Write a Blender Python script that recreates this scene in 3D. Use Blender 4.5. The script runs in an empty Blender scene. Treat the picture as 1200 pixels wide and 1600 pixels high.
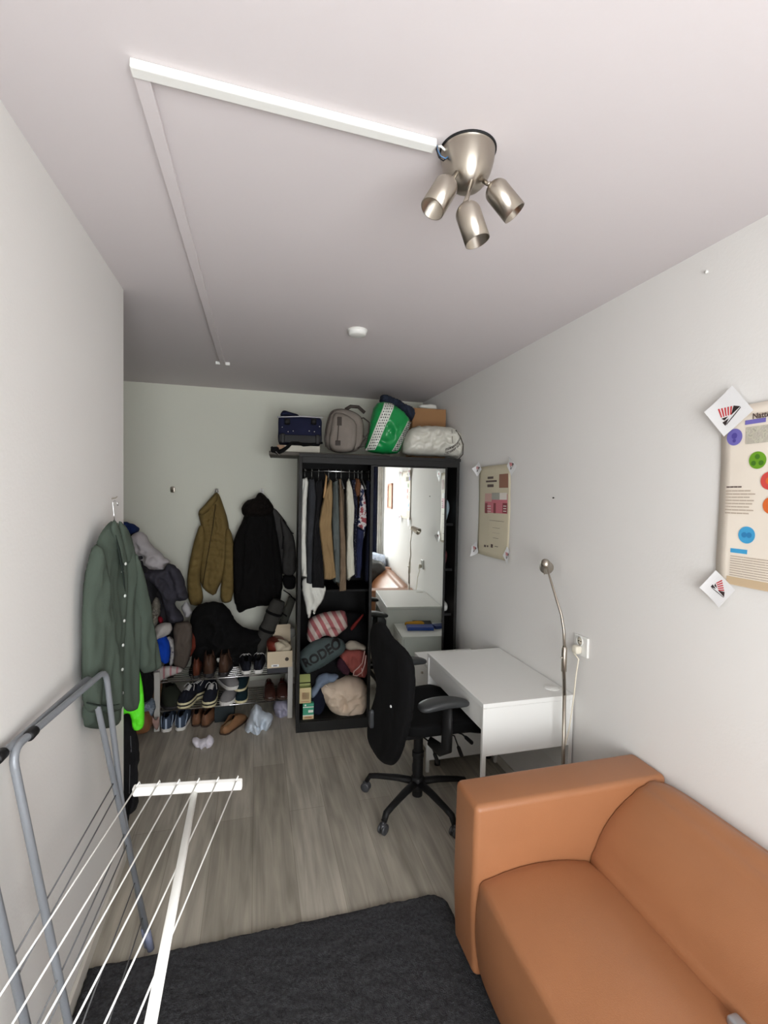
import bpy, bmesh, math, random
from mathutils import Vector, Matrix, noise, Euler
from math import sin, cos, pi, radians, sqrt
random.seed(7)
scene = bpy.context.scene
COL = scene.collection
def V(*a): return Vector(a)

# ---------------------------------------------------------------- camera
F_PX, YAW, PITCH, ROLL, CAM_H = 741.6, .2642, -.0333, .018, 1.7185
_f = V(sin(YAW)*cos(PITCH), cos(YAW)*cos(PITCH), sin(PITCH))
_r0 = V(cos(YAW), -sin(YAW), 0); _u0 = _r0.cross(_f)
CR = cos(ROLL)*_r0 + sin(ROLL)*_u0; CU = -sin(ROLL)*_r0 + cos(ROLL)*_u0
CAM = V(0, 0, CAM_H)
cd = bpy.data.cameras.new('camera'); cam = bpy.data.objects.new('camera', cd); COL.objects.link(cam)
cd.sensor_fit = 'VERTICAL'; cd.sensor_height = 24; cd.lens = F_PX/1600*24; cd.clip_start = .02
cam.matrix_world = Matrix(((CR.x, CU.x, -_f.x, 0), (CR.y, CU.y, -_f.y, 0), (CR.z, CU.z, -_f.z, CAM_H), (0, 0, 0, 1)))
scene.camera = cam

# ---------------------------------------------------------------- light
scene.view_settings.view_transform = 'Standard'; scene.view_settings.look = 'None'
scene.view_settings.gamma = 1; scene.view_settings.use_curve_mapping = False
scene.view_settings.exposure = 0.0
world = bpy.data.worlds.new('sky'); scene.world = world; world.use_nodes = True
bg = world.node_tree.nodes['Background']; bg.inputs[0].default_value = (.80, .90, 1.0, 1); bg.inputs[1].default_value = 5.0
def area_light(name, loc, target, w, h, energy, color):
    l = bpy.data.lights.new(name, 'AREA'); l.shape = 'RECTANGLE'; l.size = w; l.size_y = h; l.energy = energy; l.color = color
    o = bpy.data.objects.new(name, l); COL.objects.link(o); o.location = loc
    o.rotation_euler = (Vector(target)-Vector(loc)).to_track_quat('-Z', 'Y').to_euler(); return o
YN = -1.10   # near wall with the window
area_light('window_daylight', (.45, YN-.012, 1.28), (.45, 2.5, 1.30), 1.65, 1.40, 69, (1.0, .985, .97))

# ---------------------------------------------------------------- helpers
MW = {}          # world matrix of each thing/part
def srgb(r, g, b):
    f = lambda c: (c/255/12.92) if c/255 <= .04045 else ((c/255+.055)/1.055)**2.4
    return (f(r), f(g), f(b), 1)
def thing(name, label, cat, loc=(0, 0, 0), rotz=0, group=None):
    o = bpy.data.objects.new(name, None); COL.objects.link(o); o.empty_display_size = .05
    o.location = loc; o.rotation_euler = (0, 0, rotz); o['label'] = label; o['category'] = cat
    if group: o['group'] = group
    MW[o.name] = Matrix.Translation(loc) @ Matrix.Rotation(rotz, 4, 'Z'); return o
def tag(o, label, cat, group=None, kind=None):
    o['label'] = label; o['category'] = cat
    if group: o['group'] = group
    if kind: o['kind'] = kind
    return o
def dup(root, loc, rotz=0, label=None, group=None, rot=None):
    r = root.copy(); COL.objects.link(r); r.location = loc; r.rotation_euler = rot or (0, 0, rotz)
    if label: r['label'] = label
    if group: r['group'] = group
    for ch in list(root.children):
        c = ch.copy(); COL.objects.link(c); c.parent = r
        for g in list(ch.children):
            d = g.copy(); COL.objects.link(d); d.parent = c
    return r
class MB:
    def __init__(s): s.v = []; s.f = []
    def add(s, v, f):
        n = len(s.v); s.v += [Vector(p) for p in v]; s.f += [tuple(i+n for i in q) for q in f]; return s
    def box(s, c, d, R=None):
        c = Vector(c); P = []
        for k in range(8):
            p = V((k & 1)-.5, ((k >> 1) & 1)-.5, (k >> 2)-.5); p = V(p.x*d[0], p.y*d[1], p.z*d[2])
            P.append(c + (R @ p if R else p))
        return s.add(P, [(0, 2, 3, 1), (4, 5, 7, 6), (0, 1, 5, 4), (2, 6, 7, 3), (0, 4, 6, 2), (1, 3, 7, 5)])
    def bx(s, x0, x1, y0, y1, z0, z1): return s.box(((x0+x1)/2, (y0+y1)/2, (z0+z1)/2), (x1-x0, y1-y0, z1-z0))
    def tube(s, pts, r, n=10, cap=True, flat=1.0, flatdir=None):
        pts = [Vector(p) for p in pts]; m = len(pts); rr = r if isinstance(r, (list, tuple)) else [r]*m
        T = [(pts[min(i+1, m-1)]-pts[max(i-1, 0)]).normalized() for i in range(m)]
        a = Vector(flatdir) if flatdir else (V(0, 0, 1) if abs(T[0].z) < .9 else V(1, 0, 0))
        ring = []; U = (a - T[0]*a.dot(T[0])).normalized()
        for i in range(m):
            U = (U - T[i]*U.dot(T[i])).normalized(); W = T[i].cross(U)
            ring.append([pts[i] + U*rr[i]*flat*cos(2*pi*k/n) + W*rr[i]*sin(2*pi*k/n) for k in range(n)])
        v = [p for q in ring for p in q]; f = []
        for i in range(m-1):
            for k in range(n): f.append((i*n+k, i*n+(k+1) % n, (i+1)*n+(k+1) % n, (i+1)*n+k))
        if cap: f += [tuple(range(n))[::-1], tuple((m-1)*n+k for k in range(n))]
        return s.add(v, f)
    def lathe(s, prof, o=(0, 0, 0), d=(0, 0, 1), n=32, cap=False):
        o = Vector(o); d = Vector(d).normalized(); a = V(1, 0, 0) if abs(d.x) < .9 else V(0, 1, 0)
        U = (a-d*a.dot(d)).normalized(); W = d.cross(U); m = len(prof)
        v = [o+d*z+U*r*cos(2*pi*k/n)+W*r*sin(2*pi*k/n) for (r, z) in prof for k in range(n)]
        f = [(i*n+k, i*n+(k+1) % n, (i+1)*n+(k+1) % n, (i+1)*n+k) for i in range(m-1) for k in range(n)]
        if cap: f += [tuple(range(n))[::-1], tuple((m-1)*n+k for k in range(n))]
        return s.add(v, f)
    def prism(s, poly, O, U, W, N, t0, t1):
        O, U, W, N = map(Vector, (O, U, W, N)); n = len(poly)
        v = [O+U*a+W*b+N*t0 for a, b in poly]+[O+U*a+W*b+N*t1 for a, b in poly]
        f = [tuple(range(n))[::-1], tuple(range(n, 2*n))]+[(i, (i+1) % n, n+(i+1) % n, n+i) for i in range(n)]
        return s.add(v, f)
    def soft(s, c, d, p=3.5, amp=.01, fr=6, n=14, R=None, seed=0, fn=None):
        c = Vector(c); idx = {}; vs = []; fs = []
        def key(q):
            k = tuple(round(t*n) for t in q)
            if k not in idx:
                idx[k] = len(vs); w = (abs(q[0])**p+abs(q[1])**p+abs(q[2])**p)**(1/p); u = V(*q)/w
                P = V(u.x*d[0]/2, u.y*d[1]/2, u.z*d[2]/2)
                wp = P+V(noise.noise(P*fr*.6), noise.noise(P*fr*.6+V(7, 0, 0)), 0)*.05
                nz = noise.fractal(P*fr+V(seed*3.1, seed*1.7, seed), 1, 2, 3)+1.1*(.5-2*abs(noise.noise(wp*fr*1.1+V(seed, 5, 9))))
                P = P + u.normalized()*nz*amp
                if fn: P = fn(P)
                vs.append(c + (R @ P if R else P))
            return idx[k]
        st = 2/n
        for ax in range(3):
            for sg in (-1, 1):
                for i in range(n):
                    for j in range(n):
                        q = []
                        for (a, b) in ((i, j), (i+1, j), (i+1, j+1), (i, j+1)):
                            t = [0, 0, 0]; t[ax] = sg; t[(ax+1) % 3] = -1+a*st; t[(ax+2) % 3] = -1+b*st; q.append(key(tuple(t)))
                        fs.append(tuple(q if sg > 0 else q[::-1]))
        return s.add(vs, fs)
    def build(s, name, mat, parent=None, smooth=False, bevel=0, sub=0, seg=2):
        me = bpy.data.meshes.new(name); inv = MW[parent.name].inverted() if parent else None
        me.from_pydata([tuple(inv @ p) if inv else tuple(p) for p in s.v], [], s.f)
        mats = mat if isinstance(mat, list) else [mat]
        for m in mats: me.materials.append(m)
        bm = bmesh.new(); bm.from_mesh(me); bmesh.ops.recalc_face_normals(bm, faces=bm.faces); bm.to_mesh(me); bm.free()
        if smooth:
            for p in me.polygons: p.use_smooth = True
        o = bpy.data.objects.new(name, me); COL.objects.link(o)
        if parent: o.parent = parent; MW[o.name] = MW[parent.name].copy()
        else: MW[o.name] = Matrix.Identity(4)
        if bevel:
            b = o.modifiers.new('bevel', 'BEVEL'); b.width = bevel; b.segments = seg; b.limit_method = 'ANGLE'; b.angle_limit = radians(40)
        if sub: m = o.modifiers.new('sub', 'SUBSURF'); m.levels = sub; m.render_levels = sub
        return o
def struct(name, mb, mat, **k):
    o = mb.build(name, mat, **k); o['kind'] = 'structure'; return o
def based(o):   # move a single-mesh thing's origin to the middle of its base
    me = o.data; xs = [v.co for v in me.vertices]
    c = V((min(p.x for p in xs)+max(p.x for p in xs))/2, (min(p.y for p in xs)+max(p.y for p in xs))/2, min(p.z for p in xs))
    me.transform(Matrix.Translation(-c)); o.location = c; MW[o.name] = Matrix.Translation(c); return o

# planes in the room: a pixel of the photo is turned into a point of that plane
class Plane:
    def __init__(s, O, U, N): s.O = Vector(O); s.U = Vector(U).normalized(); s.V = V(0, 0, 1); s.N = Vector(N).normalized()
    def uv(s, px, py):
        d = _f + CR*(px-600)/F_PX - CU*(py-800)/F_PX; t = (s.O-CAM).dot(s.N)/d.dot(s.N); P = CAM+d*t-s.O
        return (P.dot(s.U), P.z)
    def pt(s, a, b, n=0): return s.O + s.U*a + s.V*b + s.N*n
    def P(s, px, py, n=0): a, b = s.uv(px, py); return s.pt(a, b, n)
def PY(y): return Plane((0, y, 0), (1, 0, 0), (0, -1, 0))
def PXR(x): return Plane((x, 0, 0), (0, -1, 0), (-1, 0, 0))
WA = V(.294, 3.407, 0); WT = V(1.477-.294, 3.337-3.407, 0).normalized(); WN = V(-WT.y, WT.x, 0)
WR = Matrix((WT, WN, V(0, 0, 1))).transposed()
def PW(off): return Plane(WA+WN*off, WT, -WN)
def W(s, d, z): return WA+WT*s+WN*d+V(0, 0, z)

def pdist(x, y, poly):
    best = 1e9; bp = None; ins = False; n = len(poly); j = n-1
    for i in range(n):
        ax, ay = poly[j]; bx, by = poly[i]
        if (by > y) != (ay > y) and x < (ax-bx)*(y-by)/(ay-by)+bx: ins = not ins
        dx, dy = bx-ax, by-ay; L = dx*dx+dy*dy or 1e-12; t = max(0, min(1, ((x-ax)*dx+(y-ay)*dy)/L))
        qx, qy = ax+t*dx, ay+t*dy; d = (x-qx)**2+(y-qy)**2
        if d < best: best = d; bp = (qx, qy)
        j = i
    return ins, sqrt(best), bp
def smooth_poly(p, it=1):
    for _ in range(it):
        q = []; n = len(p)
        for i in range(n):
            a, b = p[i], p[(i+1) % n]; q += [(a[0]*.75+b[0]*.25, a[1]*.75+b[1]*.25), (a[0]*.25+b[0]*.75, a[1]*.25+b[1]*.75)]
        p = q
    return p
def wrinkle(x, y, fu, fv, seed):
    wx = .03*noise.noise(V(x*7, y*7, seed)); u, v = (x+wx)*fu, (y+wx)*fv
    return noise.noise(V(u+seed*7.3, v, seed*2.1))*1.1+.9*(.45-2*abs(noise.noise(V(u*1.1+3, v*1.2, seed+4.))))+.45*(.4-2*abs(noise.noise(V(u*2.3, v*2.4+2, seed+8.))))
def puff(mb, poly, pl, T, back=.4, R=.05, step=.014, amp=.006, fu=14, fv=4, seed=0, off=0, fn=None, sm=1, px=True):
    """a filled outline with real thickness: front bulges by T towards the plane's normal, back by T*back"""
    if px: poly = [pl.uv(a, b) for a, b in poly]
    if sm: poly = smooth_poly(poly, sm)
    if amp > .0075:
        poly = smooth_poly(poly, 1); j = min(.007, amp*.45)
        poly = [(x+j*noise.noise(V(x*38, y*38, seed)), y+j*noise.noise(V(x*38, y*38, seed+50))) for x, y in poly]
    x0 = min(p[0] for p in poly); x1 = max(p[0] for p in poly); y0 = min(p[1] for p in poly); y1 = max(p[1] for p in poly)
    nx = int((x1-x0)/step)+2; ny = int((y1-y0)/step)+2; cells = []
    for i in range(nx):
        for j in range(ny):
            if pdist(x0+(i+.5)*step, y0+(j+.5)*step, poly)[0]: cells.append((i, j))
    cs = set(cells); vid = {}; F = []; B = []; use = {}
    for (i, j) in cells:
        for q in ((i, j), (i+1, j), (i+1, j+1), (i, j+1)): use.setdefault(q, 0); use[q] += 1
    verts = []
    for q, c in use.items():
        x = x0+q[0]*step; y = y0+q[1]*step; ins, d, bp = pdist(x, y, poly)
        if c < 4: x, y = bp; vid[q] = (len(verts), len(verts)); verts.append(pl.pt(x, y, off)); continue
        if not ins: d = 0
        t = min(1, d/R); k = sqrt(max(0, 1-(1-t)**2))
        nz = wrinkle(x, y, fu, fv, seed)
        h = T*k + amp*nz*t*2 + (fn(x, y)*t if fn else 0)
        a = len(verts); verts.append(pl.pt(x, y, off+max(h, .001))); verts.append(pl.pt(x, y, off-max(T*back*k, .0008))); vid[q] = (a, a+1)
    fs = []
    for (i, j) in cells:
        q = [vid[(i, j)], vid[(i+1, j)], vid[(i+1, j+1)], vid[(i, j+1)]]
        for s_, g in ((0, [a[0] for a in q]), (1, [a[1] for a in q][::-1])): fs.append(tuple(g))
    seen = set(); fo = []
    for g in fs:
        if len(set(g)) < 3: continue
        if tuple(sorted(g)) in seen: continue
        seen.add(tuple(sorted(g))); fo.append(g)
    mb.add(verts, fo)
    def surf(x, y, e=0):
        ins, d, bp = pdist(x, y, poly); tt = min(1, d/R) if ins else 0; k = sqrt(max(0, 1-(1-tt)**2))
        return pl.pt(x, y, off+T*k+amp*wrinkle(x, y, fu, fv, seed)*tt*2+e)
    return surf

# ---------------------------------------------------------------- materials
def mat(name, color, rough=.6, metal=0, bump=0, bs=60, var=0, vs=4, spec=.5, stretch=None, sheen=0, coord='Object'):
    m = bpy.data.materials.new(name); m.use_nodes = True; nt = m.node_tree; b = nt.nodes['Principled BSDF']
    b.inputs['Base Color'].default_value = color; b.inputs['Roughness'].default_value = rough; b.inputs['Metallic'].default_value = metal
    b.inputs['Specular IOR Level'].default_value = spec
    if sheen: b.inputs['Sheen Weight'].default_value = sheen
    tc = nt.nodes.new('ShaderNodeTexCoord'); mp = nt.nodes.new('ShaderNodeMapping'); nt.links.new(tc.outputs[coord], mp.inputs[0])
    if stretch: mp.inputs['Scale'].default_value = stretch
    if bump:
        n = nt.nodes.new('ShaderNodeTexNoise'); n.inputs['Scale'].default_value = bs; n.inputs['Detail'].default_value = 4
        bp = nt.nodes.new('ShaderNodeBump'); bp.inputs['Strength'].default_value = bump; bp.inputs['Distance'].default_value = .01
        nt.links.new(mp.outputs[0], n.inputs[0]); nt.links.new(n.outputs[0], bp.inputs['Height']); nt.links.new(bp.outputs[0], b.inputs['Normal'])
    if var:
        n = nt.nodes.new('ShaderNodeTexNoise'); n.inputs['Scale'].default_value = vs; n.inputs['Detail'].default_value = 5
        r = nt.nodes.new('ShaderNodeMapRange'); r.inputs['To Min'].default_value = 1-var; r.inputs['To Max'].default_value = 1+var
        r.inputs['From Min'].default_value = .3; r.inputs['From Max'].default_value = .7
        mx = nt.nodes.new('ShaderNodeMix'); mx.data_type = 'RGBA'; mx.blend_type = 'MULTIPLY'; mx.inputs[0].default_value = 1
        mx.inputs[6].default_value = color
        nt.links.new(mp.outputs[0], n.inputs[0]); nt.links.new(n.outputs[0], r.inputs[0]); nt.links.new(r.outputs[0], mx.inputs[7]); nt.links.new(mx.outputs[2], b.inputs['Base Color'])
    return m
def fabric(name, rgb, rough=.9, bump=.25, bs=220, var=.12, **k): return mat(name, srgb(*rgb), rough, 0, bump, bs, var, 9, spec=.2, **k)
def stripes(name, a, b, scale, axis='X', ratio=.5, rot=0):
    m = mat(name, srgb(*a), .9, bump=.2, bs=200, spec=.2); nt = m.node_tree; bs = nt.nodes['Principled BSDF']
    tc = nt.nodes.new('ShaderNodeTexCoord'); mp = nt.nodes.new('ShaderNodeMapping'); mp.inputs['Rotation'].default_value = (0, rot, 0)
    w = nt.nodes.new('ShaderNodeTexWave'); w.bands_direction = axis; w.inputs['Scale'].default_value = scale; w.inputs['Distortion'].default_value = 1.0; w.inputs['Detail'].default_value = 1
    r = nt.nodes.new('ShaderNodeValToRGB'); r.color_ramp.interpolation = 'CONSTANT'; r.color_ramp.elements[0].color = srgb(*a); r.color_ramp.elements[1].position = ratio; r.color_ramp.elements[1].color = srgb(*b)
    nt.links.new(tc.outputs['Object'], mp.inputs[0]); nt.links.new(mp.outputs[0], w.inputs[0]); nt.links.new(w.outputs[0], r.inputs[0]); nt.links.new(r.outputs[0], bs.inputs['Base Color']); return m
def spots(name, a, b, c, scale=30):
    m = mat(name, srgb(*a), .9, bump=.2, bs=200, spec=.2); nt = m.node_tree; bs = nt.nodes['Principled BSDF']
    tc = nt.nodes.new('ShaderNodeTexCoord'); n = nt.nodes.new('ShaderNodeTexNoise'); n.inputs['Scale'].default_value = scale; n.inputs['Detail'].default_value = 2
    r = nt.nodes.new('ShaderNodeValToRGB'); r.color_ramp.interpolation = 'CONSTANT'; e = r.color_ramp.elements
    e[0].color = srgb(*a); e[1].position = .52; e[1].color = srgb(*b); k = e.new(.62); k.color = srgb(*c)
    nt.links.new(tc.outputs['Object'], n.inputs[0]); nt.links.new(n.outputs[0], r.inputs[0]); nt.links.new(r.outputs[0], bs.inputs['Base Color']); return m

M_backwall = mat('white_paint_green_light', srgb(224, 225, 211), .85, bump=.06, bs=90, var=.015, vs=1.2, spec=.25)  # wall paint with the greenish light deep in the room mixed into its colour
M_wall = mat('white_paint', srgb(229, 227, 223), .85, bump=.06, bs=90, var=.012, vs=1.2, spec=.25)
M_ceil = mat('ceiling_paint', srgb(214, 207, 207), .7, bump=.05, bs=40, var=.015, vs=1, spec=.3)
M_base = mat('skirting_paint', srgb(205, 200, 190), .5, bump=.05, bs=50)
M_white = mat('white_laminate', srgb(232, 232, 228), .35, spec=.4)
M_plastic = mat('white_plastic', srgb(235, 235, 230), .4)
M_steel = mat('brushed_steel', srgb(176, 168, 156), .25, 1, bump=.05, bs=30, stretch=(60, 60, 1))
_n = M_steel.node_tree; _b = _n.nodes['Principled BSDF']; _b.inputs['Anisotropic'].default_value = .8; _b.inputs['Anisotropic Rotation'].default_value = .25; _b.inputs['Roughness'].default_value = .3
_t = _n.nodes.new('ShaderNodeTangent'); _t.direction_type = 'RADIAL'; _t.axis = 'Z'; _n.links.new(_t.outputs[0], _b.inputs['Tangent'])
M_chrome = mat('bright_wire', srgb(215, 215, 215), .22, 1)
M_black = mat('black_plastic', srgb(22, 22, 23), .55, bump=.1, bs=300, spec=.3)
M_blackfab = fabric('black_fabric', (9, 9, 10), var=.1, bump=.08)
M_ward = mat('black_brown_foil', srgb(28, 28, 27), .55, bump=.06, bs=30, stretch=(1, 1, .1), var=.06, vs=8, spec=.25)
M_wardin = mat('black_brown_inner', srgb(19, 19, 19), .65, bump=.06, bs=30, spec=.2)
M_mirror = mat('mirror_silver', srgb(236, 240, 236), .015, 1)
M_greytube = mat('grey_powder_coat', srgb(136, 140, 145), .4, .2, bump=.1, bs=200)
M_leather = mat('tan_leather', srgb(160, 108, 73), .38, bump=.12, bs=420, var=.04, vs=5, spec=.45)
M_seam = mat('dark_seam', srgb(110, 58, 30), .7)

def floor_mat():
    m = bpy.data.materials.new('oak_laminate'); m.use_nodes = True; nt = m.node_tree; b = nt.nodes['Principled BSDF']; L = nt.links.new
    tc = nt.nodes.new('ShaderNodeTexCoord'); mp = nt.nodes.new('ShaderNodeMapping'); mp.inputs['Rotation'].default_value = (0, 0, pi/2)
    br = nt.nodes.new('ShaderNodeTexBrick'); br.offset = .37; br.offset_frequency = 2
    br.inputs['Scale'].default_value = 1; br.inputs['Brick Width'].default_value = 1.28; br.inputs['Row Height'].default_value = .192
    br.inputs['Mortar Size'].default_value = .0012; br.inputs['Mortar Smooth'].default_value = .1; br.inputs['Bias'].default_value = 0
    br.inputs['Color1'].default_value = srgb(158, 151, 138); br.inputs['Color2'].default_value = srgb(174, 167, 154); br.inputs['Mortar'].default_value = srgb(138, 131, 118)
    L(tc.outputs['Object'], mp.inputs[0]); L(mp.outputs[0], br.inputs[0])
    m2 = nt.nodes.new('ShaderNodeMapping'); m2.inputs['Scale'].default_value = (14, 1.0, 1); L(tc.outputs['Object'], m2.inputs[0])
    n = nt.nodes.new('ShaderNodeTexNoise'); n.inputs['Scale'].default_value = 2.2; n.inputs['Detail'].default_value = 7; n.inputs['Distortion'].default_value = .6; L(m2.outputs[0], n.inputs[0])
    r = nt.nodes.new('ShaderNodeMapRange'); r.inputs['From Min'].default_value = .3; r.inputs['From Max'].default_value = .7; r.inputs['To Min'].default_value = .74; r.inputs['To Max'].default_value = 1.2; L(n.outputs[0], r.inputs[0])
    mx = nt.nodes.new('ShaderNodeMix'); mx.data_type = 'RGBA'; mx.blend_type = 'MULTIPLY'; mx.inputs[0].default_value = 1; L(br.outputs[0], mx.inputs[6]); L(r.outputs[0], mx.inputs[7])
    n3 = nt.nodes.new('ShaderNodeTexNoise'); n3.inputs['Scale'].default_value = 3; m3 = nt.nodes.new('ShaderNodeMapping'); m3.inputs['Scale'].default_value = (3, .8, 1); L(tc.outputs['Object'], m3.inputs[0]); L(m3.outputs[0], n3.inputs[0])
    r3 = nt.nodes.new('ShaderNodeMapRange'); r3.inputs['From Min'].default_value = .35; r3.inputs['From Max'].default_value = .65; r3.inputs['To Min'].default_value = .88; r3.inputs['To Max'].default_value = 1.1; L(n3.outputs[0], r3.inputs[0])
    mx2 = nt.nodes.new('ShaderNodeMix'); mx2.data_type = 'RGBA'; mx2.blend_type = 'MULTIPLY'; mx2.inputs[0].default_value = 1; L(mx.outputs[2], mx2.inputs[6]); L(r3.outputs[0], mx2.inputs[7])
    L(mx2.outputs[2], b.inputs['Base Color']); b.inputs['Roughness'].default_value = .5; b.inputs['Specular IOR Level'].default_value = .4
    bp = nt.nodes.new('ShaderNodeBump'); bp.inputs['Strength'].default_value = .08; bp.inputs['Distance'].default_value = .005; L(n.outputs[0], bp.inputs['Height']); L(bp.outputs[0], b.inputs['Normal'])
    return m
M_floor = floor_mat()
M_rug = mat('charcoal_pile', srgb(64, 64, 66), .95, bump=.9, bs=260, var=.35, vs=90, spec=.1)

# ---------------------------------------------------------------- room
XL, XR, H, YC, YB = -.580, 1.540, 2.621, 2.390, 4.334
XA = -1.75   # far side of the recess behind the left wall
struct('floor', MB().bx(XA-.1, XR+.1, YN-.2, YB+.1, -.1, 0), M_floor)
struct('ceiling', MB().bx(XA-.1, XR+.1, YN-.2, YB+.1, H, H+.1), M_ceil)
struct('wall_right', MB().bx(XR, XR+.1, YN-.2, YB+.1, 0, H), M_wall)
struct('wall_back', MB().bx(XA-.1, XR, YB, YB+.1, 0, H), M_backwall)
struct('wall_left', MB().bx(XL-.09, XL, YN, YC, 0, H), M_wall)
struct('wall_recess', MB().bx(XA-.1, XA, YC-.6, YB, 0, H), M_wall)
struct('wall_recess_front', MB().bx(XA, XL-.09, YC-.6, YC-.5, 0, H), M_wall)
wx0, wx1, wz0, wz1 = -.40, 1.30, .55, 2.05
wn = MB(); wn.bx(XL, wx0, YN-.1, YN, 0, H).bx(wx1, XR, YN-.1, YN, 0, H).bx(wx0, wx1, YN-.1, YN, 0, wz0).bx(wx0, wx1, YN-.1, YN, wz1, H)
struct('wall_near', wn, M_wall)
M_glass = mat('window_glass', (1, 1, 1, 1), .0); M_glass.node_tree.nodes['Principled BSDF'].inputs['Transmission Weight'].default_value = 1
M_glass.node_tree.nodes['Principled BSDF'].inputs['IOR'].default_value = 1.01
wf = MB()
for x in (wx0, (wx0+wx1)/2-.03, wx1-.06): wf.bx(x, x+.06, YN-.085, YN-.02, wz0, wz1)
for z in (wz0, wz1-.06): wf.bx(wx0, wx1, YN-.085, YN-.02, z, z+.06)
w1 = struct('window_1', wf, M_plastic)
MB().bx(wx0+.02, wx1-.02, YN-.05, YN-.046, wz0+.02, wz1-.02).build('pane', M_glass, w1)
struct('baseboard_left', MB().bx(XL, XL+.014, YN, YC, 0, .055), M_base, bevel=.003)
struct('baseboard_right', MB().bx(XR-.012, XR, YN, YB, 0, .055), M_base, bevel=.003)
struct('baseboard_back', MB().bx(XA, XR, YB-.012, YB, 0, .055), M_base, bevel=.003)

# ---------------------------------------------------------------- rug
def rug():
    mb = MB(); x0, x1, y0, y1 = XL+.016, .80, -.7, 1.862; nx, ny = 170, 300; vs = []
    rc = .07
    for j in range(ny+1):
        for i in range(nx+1):
            x = x0+(x1-x0)*i/nx; y = y0+(y1-y0)*j/ny
            if x > x1-rc and y > y1-rc:
                dx, dy = x-(x1-rc), y-(y1-rc); m = max(dx, dy); l = sqrt(dx*dx+dy*dy) or 1; k = m/l; x, y = x1-rc+dx*k, y1-rc+dy*k
            e = min(i, nx-i, j, ny-j)
            z = .018+.006*noise.noise(V(x*60, y*60, 0))+.005*noise.noise(V(x*17, y*17, 3)); z *= min(1, .1+e*.45)
            vs.append((x+.003*noise.noise(V(x*50, y*50, 9)), y+.003*noise.noise(V(x*50, y*50, 5)), z+.001))
    fs = [(j*(nx+1)+i, j*(nx+1)+i+1, (j+1)*(nx+1)+i+1, (j+1)*(nx+1)+i) for j in range(ny) for i in range(nx)]
    n = len(vs); bs = [0, nx, ny*(nx+1)+nx, ny*(nx+1)]
    mb.add(vs, fs); o = mb.build('rug', M_rug, smooth=True)
    tag(o, 'dark charcoal shaggy rug on the laminate floor in front of the sofa', 'rug')
rug()

# ---------------------------------------------------------------- sofa
def rbox(mb, x0, x1, y0, y1, z0, z1, p=9, n=16, amp=0, fn=None): mb.soft(((x0+x1)/2, (y0+y1)/2, (z0+z1)/2), (x1-x0, y1-y0, z1-z0), p=p, amp=amp, n=n, fr=3, fn=fn)
def sofa():
    t = thing('sofa', 'tan brown leather two-seat sofa with low square arms against the right wall', 'sofa', (1.1, .7, 0))
    y0, y1 = -.20, 1.612; xf = .728
    for a, b in ((y1-.175, y1), (y0, y0+.175)):
        mb = MB()
        prof = [(xf+.012, .06), (xf, .30), (xf+.004, .665), (XR-.004, .667), (XR-.004, .06)]
        mb.prism([(x, z) for x, z in prof], (0, a, 0), (1, 0, 0), (0, 0, 1), (0, 1, 0), 0, b-a)
        mb.build('armrest', M_leather, t, bevel=.022, seg=5, smooth=True)
    # seat cushion: crowned slab
    def cushion(name, quad, th, ya, yb, crown, ny=40, nx=18):
        # quad: function (u)-> (x,z) along the profile's outer face; closed profile list
        mb = MB(); prof = quad; m = len(prof); vs = []
        cx = sum(p[0] for p in prof)/m; cz = sum(p[1] for p in prof)/m
        for j in range(ny+1):
            v = j/ny; e = 1-abs(2*v-1)**14; e2 = .62+.38*(1-abs(2*v-1)**3)
            y = ya+(yb-ya)*v
            for (x, z, c) in prof:
                k = .955+.045*e; X = cx+(x-cx)*k; Z = cz+(z-cz)*k
                vs.append((X+c[0]*crown*e2, y, Z+c[1]*crown*e2))
        fs = [(j*m+i, j*m+(i+1) % m, (j+1)*m+(i+1) % m, (j+1)*m+i) for j in range(ny) for i in range(m)]
        fs += [tuple(range(m)), tuple(range(ny*m, ny*m+m))[::-1]]
        mb.add(vs, fs); mb.build(name, M_leather, t, smooth=True, bevel=.004)
    def rprof(pts, r, n=5):
        out = []; m = len(pts)
        for i in range(m):
            p = V(*pts[i][:2]); a = V(*pts[i-1][:2]); b = V(*pts[(i+1) % m][:2]); da = (a-p).normalized(); db = (b-p).normalized()
            for k in range(n+1):
                s = k/n; q = (p+da*r)*(1-s)**2+2*s*(1-s)*p+(p+db*r)*s*s; out.append((q.x, q.y, pts[i][2]))
            # edge midpoints
            q0 = p+db*r; q1 = b-(b-p).normalized()*r; cn = pts[(i+1) % m][2]
            for k in range(1, 6):
                s = k/6; q = q0*(1-s)+q1*s; c0 = pts[i][3]; bl = 4*s*(1-s); out.append((q.x, q.y, (c0[0]*bl, c0[1]*bl)))
        return out
    z_ = (0, 0)
    seat = rprof([(xf+.014, .075, z_, (-.5, 0)), (xf+.008, .420, z_, (0, 1)), (1.205, .412, z_, (0, 0)), (1.205, .075, z_, (0, 0))], .035)
    cushion('seat_cushion', seat, 0, y0+.178, y1-.178, .040)
    back = rprof([(1.19, .16, z_, (-.6, .3)), (1.185, .42, z_, (-.8, .45)), (1.392, .655, z_, (0, .5)), (XR-.006, .660, z_, z_), (XR-.006, .16, z_, z_)], .03)
    cushion('back_cushion', back, 0, y0+.178, y1-.178, .042)
    MB().bx(xf+.05, XR-.01, y0+.17, y1-.17, .065, .12).build('base_frame', M_leather, t, bevel=.01)
    for x in (.86, XR-.09):
        for y in (y0+.07, y1-.07): MB().tube([(x, y, 0), (x, y, .065)], .025, 16).build('leg', M_black, t)
sofa()

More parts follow.
